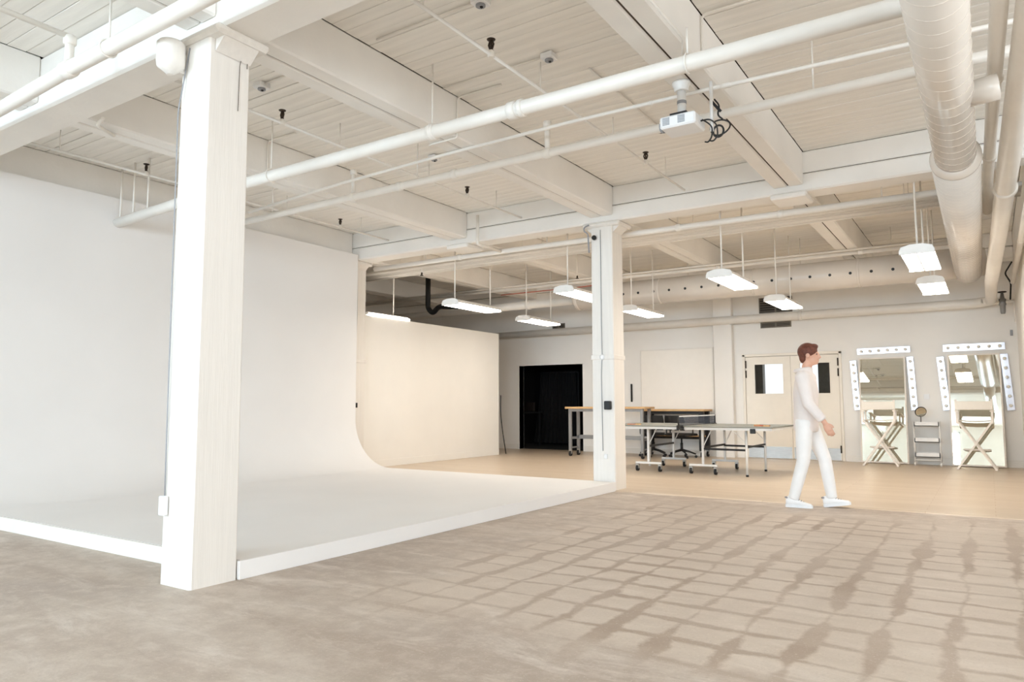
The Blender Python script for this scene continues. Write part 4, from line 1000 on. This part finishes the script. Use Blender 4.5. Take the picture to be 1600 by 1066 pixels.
for y in (TY0-0.13, TY1+0.13):
    MB().cyl((TM, y, TZ-0.04), (TM, y, TZ+0.155), 0.012, 12).build('post', 'black', nt)
    yy = TY0 if y < TY0 else TY1; s = 1 if y < TY0 else -1
    MB().box(TM-0.03, TM+0.03, min(y, yy+s*0.08)-0.01, max(y, yy+s*0.08)+0.01, TZ-0.055, TZ-0.02).box(TM-0.03, TM+0.03, min(y, yy)-0.005, max(y, yy)-0.002, TZ-0.03, TZ+0.012).build('clamp', 'black', nt)
net = MB()
for i in range(61):
    y = TY0-0.12+(TY1-TY0+0.24)*i/60; net.box(TM-0.0015, TM+0.0015, y-0.004, y+0.004, TZ+0.002, TZ+0.142)
for i in range(9):
    z = TZ+0.008+i*0.016; net.box(TM-0.001, TM+0.001, TY0-0.12, TY1+0.12, z-0.003, z+0.003)
net.build('mesh', 'net', nt, kind='stuff', recalc=False)
MB().box(TM-0.004, TM+0.004, TY0-0.12, TY1+0.12, TZ+0.138, TZ+0.155).build('top_band', 'plastic_white', nt)
def paddle(x, y, rz, label, z=TZ+0.002, flip=1):
    t = thing('table_tennis_paddle', (x, y, z), label, 'paddle', 'table tennis paddles', rz)
    B = lambda nm, mat, m: m.build(nm, mat, t, local=True)
    pts = [(0.075*math.cos(a), 0.08*math.sin(a)) for a in [2*PI*i/28 for i in range(28)]]
    B('blade', 'woodtop', MB().prism(pts, 0.002, 0.009, 'xy')); B('rubber_face', 'red', MB().prism([(p[0]*0.98, p[1]*0.98) for p in pts], 0.009, 0.013, 'xy'))
    B('rubber_face', 'rubber', MB().prism([(p[0]*0.98, p[1]*0.98) for p in pts], 0.0, 0.002, 'xy'))
    B('handle', 'woodtop', MB().prism([(-0.012, -0.075), (0.012, -0.075), (0.014, -0.17), (-0.014, -0.17)], -0.0, 0.022, 'xy'))
paddle(-2.90, 11.15, 1.2, 'red table tennis paddle at the right end of the table, nearer edge')
paddle(-2.88, 11.40, -1.7, 'red table tennis paddle at the right end of the table, just behind the other')
paddle(-4.92, 11.05, 1.4, 'red table tennis paddle beside the middle column')

# ------------------------------------------------------------------ walking person
def voxelise(mb, name, mat, parent, vox, smooth=4):
    me = bpy.data.meshes.new(name+'_src'); me.from_pydata(mb.v, [], mb.f)
    import bmesh
    bm = bmesh.new(); bm.from_mesh(me); bmesh.ops.recalc_face_normals(bm, faces=bm.faces); bm.to_mesh(me); bm.free()
    o = bpy.data.objects.new(name+'_src', me); COL.objects.link(o)
    r = o.modifiers.new('r', 'REMESH'); r.mode = 'VOXEL'; r.voxel_size = vox; r.use_smooth_shade = True
    if smooth:
        s = o.modifiers.new('s', 'SMOOTH'); s.factor = 0.5; s.iterations = smooth
    bpy.context.view_layer.update()
    dg = bpy.context.evaluated_depsgraph_get()
    out = bpy.data.meshes.new_from_object(o.evaluated_get(dg)); out.name = name
    bpy.data.objects.remove(o); bpy.data.meshes.remove(me)
    out.materials.clear(); out.materials.append(M[mat])
    out.polygons.foreach_set('use_smooth', [True]*len(out.polygons)); out.update()
    q = bpy.data.objects.new(name, out); COL.objects.link(q); q.parent = parent
    return q
def loft(mb, secs, n=24):          # secs: (cx, cy, cz, rx, ry)
    vs = []
    for (cx, cy, cz, rx, ry) in secs:
        vs += [(cx+rx*math.cos(2*PI*k/n), cy+ry*math.sin(2*PI*k/n), cz) for k in range(n)]
    fs = [(i*n+k, i*n+(k+1) % n, (i+1)*n+(k+1) % n, (i+1)*n+k) for i in range(len(secs)-1) for k in range(n)]
    b = len(mb.v); mb._add(vs, fs, True)
    mb.f += [tuple(b+k for k in range(n))[::-1], tuple(b+(len(secs)-1)*n+k for k in range(n))]; mb.sm += [True, True]
pe = thing('person', (-1.70, 8.30, 0.0), 'person in a pale sweatshirt, white trousers and white sneakers walking to the right', 'person', None, 0.08)
R_sh, R_el, R_wr = Vector((0.04, -0.175, 1.375)), Vector((0.09, -0.225, 1.10)), Vector((0.235, -0.205, 0.915))
L_sh, L_el, L_wr = Vector((0.06, 0.175, 1.375)), Vector((-0.06, 0.225, 1.11)), Vector((-0.02, 0.215, 0.865))
R_hip, R_kn, R_an = Vector((0.03, -0.088, 0.90)), Vector((0.005, -0.092, 0.49)), Vector((-0.105, -0.092, 0.095))
L_hip, L_kn, L_an = Vector((0.05, 0.088, 0.90)), Vector((0.20, 0.088, 0.50)), Vector((0.255, 0.088, 0.105))
bo = MB()
HC = Vector((0.098, 0, 1.625))
loft(bo, [(0.045, 0, 1.36, 0.06, 0.10), (0.05, 0, 1.42, 0.055, 0.062), (0.062, 0, 1.48, 0.052, 0.053), (0.075, 0, 1.54, 0.052, 0.053), (0.08, 0, 1.60, 0.05, 0.05)])
bo.sphere(HC+Vector((-0.012, 0, 0.02)), 0.092, 24, 16, (1.03, 0.84, 1.06))     # skull
bo.sphere(HC+Vector((0.022, 0, -0.045)), 0.066, 20, 14, (1.0, 0.86, 1.05))     # jaw
bo.sphere(HC+Vector((0.062, 0, -0.088)), 0.022, 12, 8, (1.0, 1.1, 0.8))        # chin
bo.tube([HC+Vector((0.080, 0, 0.022)), HC+Vector((0.094, 0, -0.008)), HC+Vector((0.106, 0, -0.026)), HC+Vector((0.088, 0, -0.034))], [0.010, 0.012, 0.014, 0.012], 10)   # nose
for zz, rr in ((-0.054, 0.0085), (-0.065, 0.0095)): bo.tube([HC+Vector((0.070, -0.022, zz)), HC+Vector((0.086, 0, zz)), HC+Vector((0.070, 0.022, zz))], rr, 8)   # lips
for s in (-1, 1): bo.sphere(HC+Vector((-0.012, s*0.082, -0.008)), 0.030, 12, 10, (0.7, 0.3, 1.0))   # ears
def hand(wr, el, side):
    d = (wr-el).normalized(); d = (d+Vector((0.0, 0, -0.5))).normalized()
    nrm = Vector((0, 1, 0))*side          # palm faces the body
    f = (Vector((1, 0, 0))-d*d.x).normalized()      # thumb side, forward
    bo.tube([el*0.35+wr*0.65, wr, wr+d*0.025], [0.034, 0.026, 0.027], 14)
    p0 = wr+d*0.02
    vs = []
    for (t, w, th) in ((0, 0.026, 0.020), (0.035, 0.036, 0.018), (0.075, 0.041, 0.016), (0.09, 0.036, 0.013)):
        for k in range(14):
            a = 2*PI*k/14; vs.append(p0+d*t+f*w*math.cos(a)+nrm*th*math.sin(a))
    fs = [(i*14+k, i*14+(k+1) % 14, (i+1)*14+(k+1) % 14, (i+1)*14+k) for i in range(3) for k in range(14)]
    b = len(bo.v); bo._add(vs, fs, True); bo.f += [tuple(b+k for k in range(14))[::-1], tuple(b+42+k for k in range(14))]; bo.sm += [True, True]
    for (o, L) in ((0.030, 0.070), (0.010, 0.080), (-0.010, 0.074), (-0.029, 0.058)):
        q0 = p0+d*0.075+f*o; q1 = q0+d*L*0.5+nrm*0.004; q2 = q1+d*L*0.28+nrm*0.016; q3 = q2+d*L*0.16+nrm*0.018
        bo.tube([q0, q1, q2, q3], [0.0095, 0.0088, 0.008, 0.0065], 10)
    th0 = p0+d*0.025+f*0.026; bo.tube([th0, th0+f*0.022+d*0.022+nrm*0.006, th0+f*0.028+d*0.052+nrm*0.010], [0.013, 0.0105, 0.008], 10)
hand(R_wr, R_el, 1); hand(L_wr, L_el, -1)
# arms and legs under the clothes keep the body one figure
bo.tube([R_sh, R_el, R_el*0.3+R_wr*0.7], [0.045, 0.036, 0.031], 12); bo.tube([L_sh, L_el, L_el*0.3+L_wr*0.7], [0.045, 0.036, 0.031], 12)
loft(bo, [(0.04, 0, 0.86, 0.08, 0.12), (0.04, 0, 1.05, 0.085, 0.12), (0.045, 0, 1.25, 0.095, 0.14), (0.045, 0, 1.37, 0.075, 0.16), (0.048, 0, 1.43, 0.05, 0.07)])
for h, k, a in ((R_hip, R_kn, R_an), (L_hip, L_kn, L_an)): bo.tube([h, k, a], [0.07, 0.046, 0.036], 12)
voxelise(bo, 'body', 'skin', pe, 0.0062, 3)
for s in (-1, 1): MB().sphere(HC+Vector((0.0755, s*0.032, 0.008)), 0.0095, 10, 8, (0.6, 1.2, 0.8)).build('eye', 'eye', pe, local=True)
hr = MB()
hr.sphere(HC+Vector((-0.022, 0, 0.038)), 0.100, 24, 16, (1.04, 0.90, 0.98)); hr.sphere(HC+Vector((-0.062, 0, -0.02)), 0.060, 16, 12, (0.8, 1.15, 1.2))
hr.sphere(HC+Vector((0.042, 0, 0.092)), 0.045, 14, 10, (1.1, 1.3, 0.7))
hair = voxelise(hr, 'hair', 'hair', pe, 0.010, 2)
jk = MB()
loft(jk, [(0.035, 0, 0.80, 0.118, 0.158), (0.035, 0, 0.84, 0.128, 0.172), (0.04, 0, 0.92, 0.128, 0.172), (0.04, 0, 1.05, 0.125, 0.170), (0.045, 0, 1.22, 0.130, 0.182), (0.045, 0, 1.34, 0.112, 0.190), (0.045, 0, 1.40, 0.090, 0.165), (0.05, 0, 1.45, 0.072, 0.095), (0.058, 0, 1.485, 0.066, 0.070)])
for sh, el, wr in ((R_sh, R_el, R_wr), (L_sh, L_el, L_wr)):
    jk.sphere(sh, 0.082, 16, 10); w2 = el*0.06+wr*0.94
    jk.tube([sh, sh*0.5+el*0.5, el, el*0.5+wr*0.5, el*0.12+wr*0.88, w2], [0.078, 0.068, 0.062, 0.054, 0.050, 0.040], 16)
jk.tube([(0.02+0.075*math.cos(a), 0.095*math.sin(a), 1.465+0.012*math.cos(a)) for a in [2*PI*i/20 for i in range(20)]], 0.024, 10, closed=True)   # collar
voxelise(jk, 'sweatshirt', 'jacket', pe, 0.011, 4)
tr_ = MB()
loft(tr_, [(0.035, 0, 0.99, 0.115, 0.155), (0.035, 0, 0.90, 0.125, 0.165), (0.04, 0, 0.82, 0.118, 0.162)])
for h, k, a in ((R_hip, R_kn, R_an), (L_hip, L_kn, L_an)):
    e = a+(a-k).normalized()*0.01
    tr_.tube([h+Vector((0, 0, 0.03)), h, h*0.5+k*0.5, k, k*0.5+a*0.5, e], [0.092, 0.094, 0.084, 0.068, 0.064, 0.055], 18)
voxelise(tr_, 'trousers', 'trousers', pe, 0.011, 4)
def sneaker(an, pitch, name='sneaker'):
    def T(p):       # sole frame: origin under the ankle, pitched about the heel
        x, y, z = p; px, pz = -0.06, 0.0
        c, s = math.cos(pitch), math.sin(pitch)
        xx, zz = x-px, z-pz
        return (an.x+px+xx*c-zz*s, an.y+y, base+xx*s+zz*c)
    base = 0.0
    sole = MB(); out = []
    for (x, w) in ((-0.085, 0.016), (-0.075, 0.030), (-0.04, 0.036), (0.02, 0.035), (0.09, 0.044), (0.14, 0.043), (0.175, 0.030), (0.19, 0.012)): out.append((x, w))
    poly = [(x, w) for x, w in out]+[(x, -w) for x, w in out[::-1]]
    sole.prism(poly, 0.0, 0.028, 'xy'); sole.v = [T(v) for v in sole.v]
    up = MB(); secs = [(-0.078, 0.024, 0.095), (-0.055, 0.034, 0.118), (-0.01, 0.036, 0.112), (0.035, 0.036, 0.092), (0.085, 0.041, 0.066), (0.135, 0.040, 0.052), (0.168, 0.028, 0.044), (0.182, 0.012, 0.034)]
    vs = []; n = 16
    for (x, w, h) in secs:
        for k in range(n):
            a = 2*PI*k/n; yy = w*math.cos(a); zz = 0.02+(h-0.02)*(0.5+0.5*math.sin(a)); vs.append(T((x, yy, zz)))
    up._add(vs, [(i*n+k, i*n+(k+1) % n, (i+1)*n+(k+1) % n, (i+1)*n+k) for i in range(len(secs)-1) for k in range(n)], True)
    up.f += [tuple(range(n))[::-1], tuple((len(secs)-1)*n+k for k in range(n))]; up.sm += [True, True]
    t = up.build(name, 'shoe', pe, local=True)
    sole.build('sole', 'plastic_white', t, local=True)
    lc = MB()
    for i in range(4):
        x = 0.035+i*0.022; h = 0.096-i*0.011
        lc.tube([T((x-0.006, -0.026, h-0.012)), T((x, 0, h+0.002)), T((x-0.006, 0.026, h-0.012))], 0.0035, 6)
    lc.build('lace', 'shoe_grey', t, local=True)
    MB().tube([T((-0.062, -0.034, 0.10)), T((-0.084, 0, 0.10)), T((-0.062, 0.034, 0.10))], 0.008, 8).build('heel_tab', 'shoe_grey', t, local=True)
sneaker(R_an, 0.0); sneaker(L_an, 0.16)
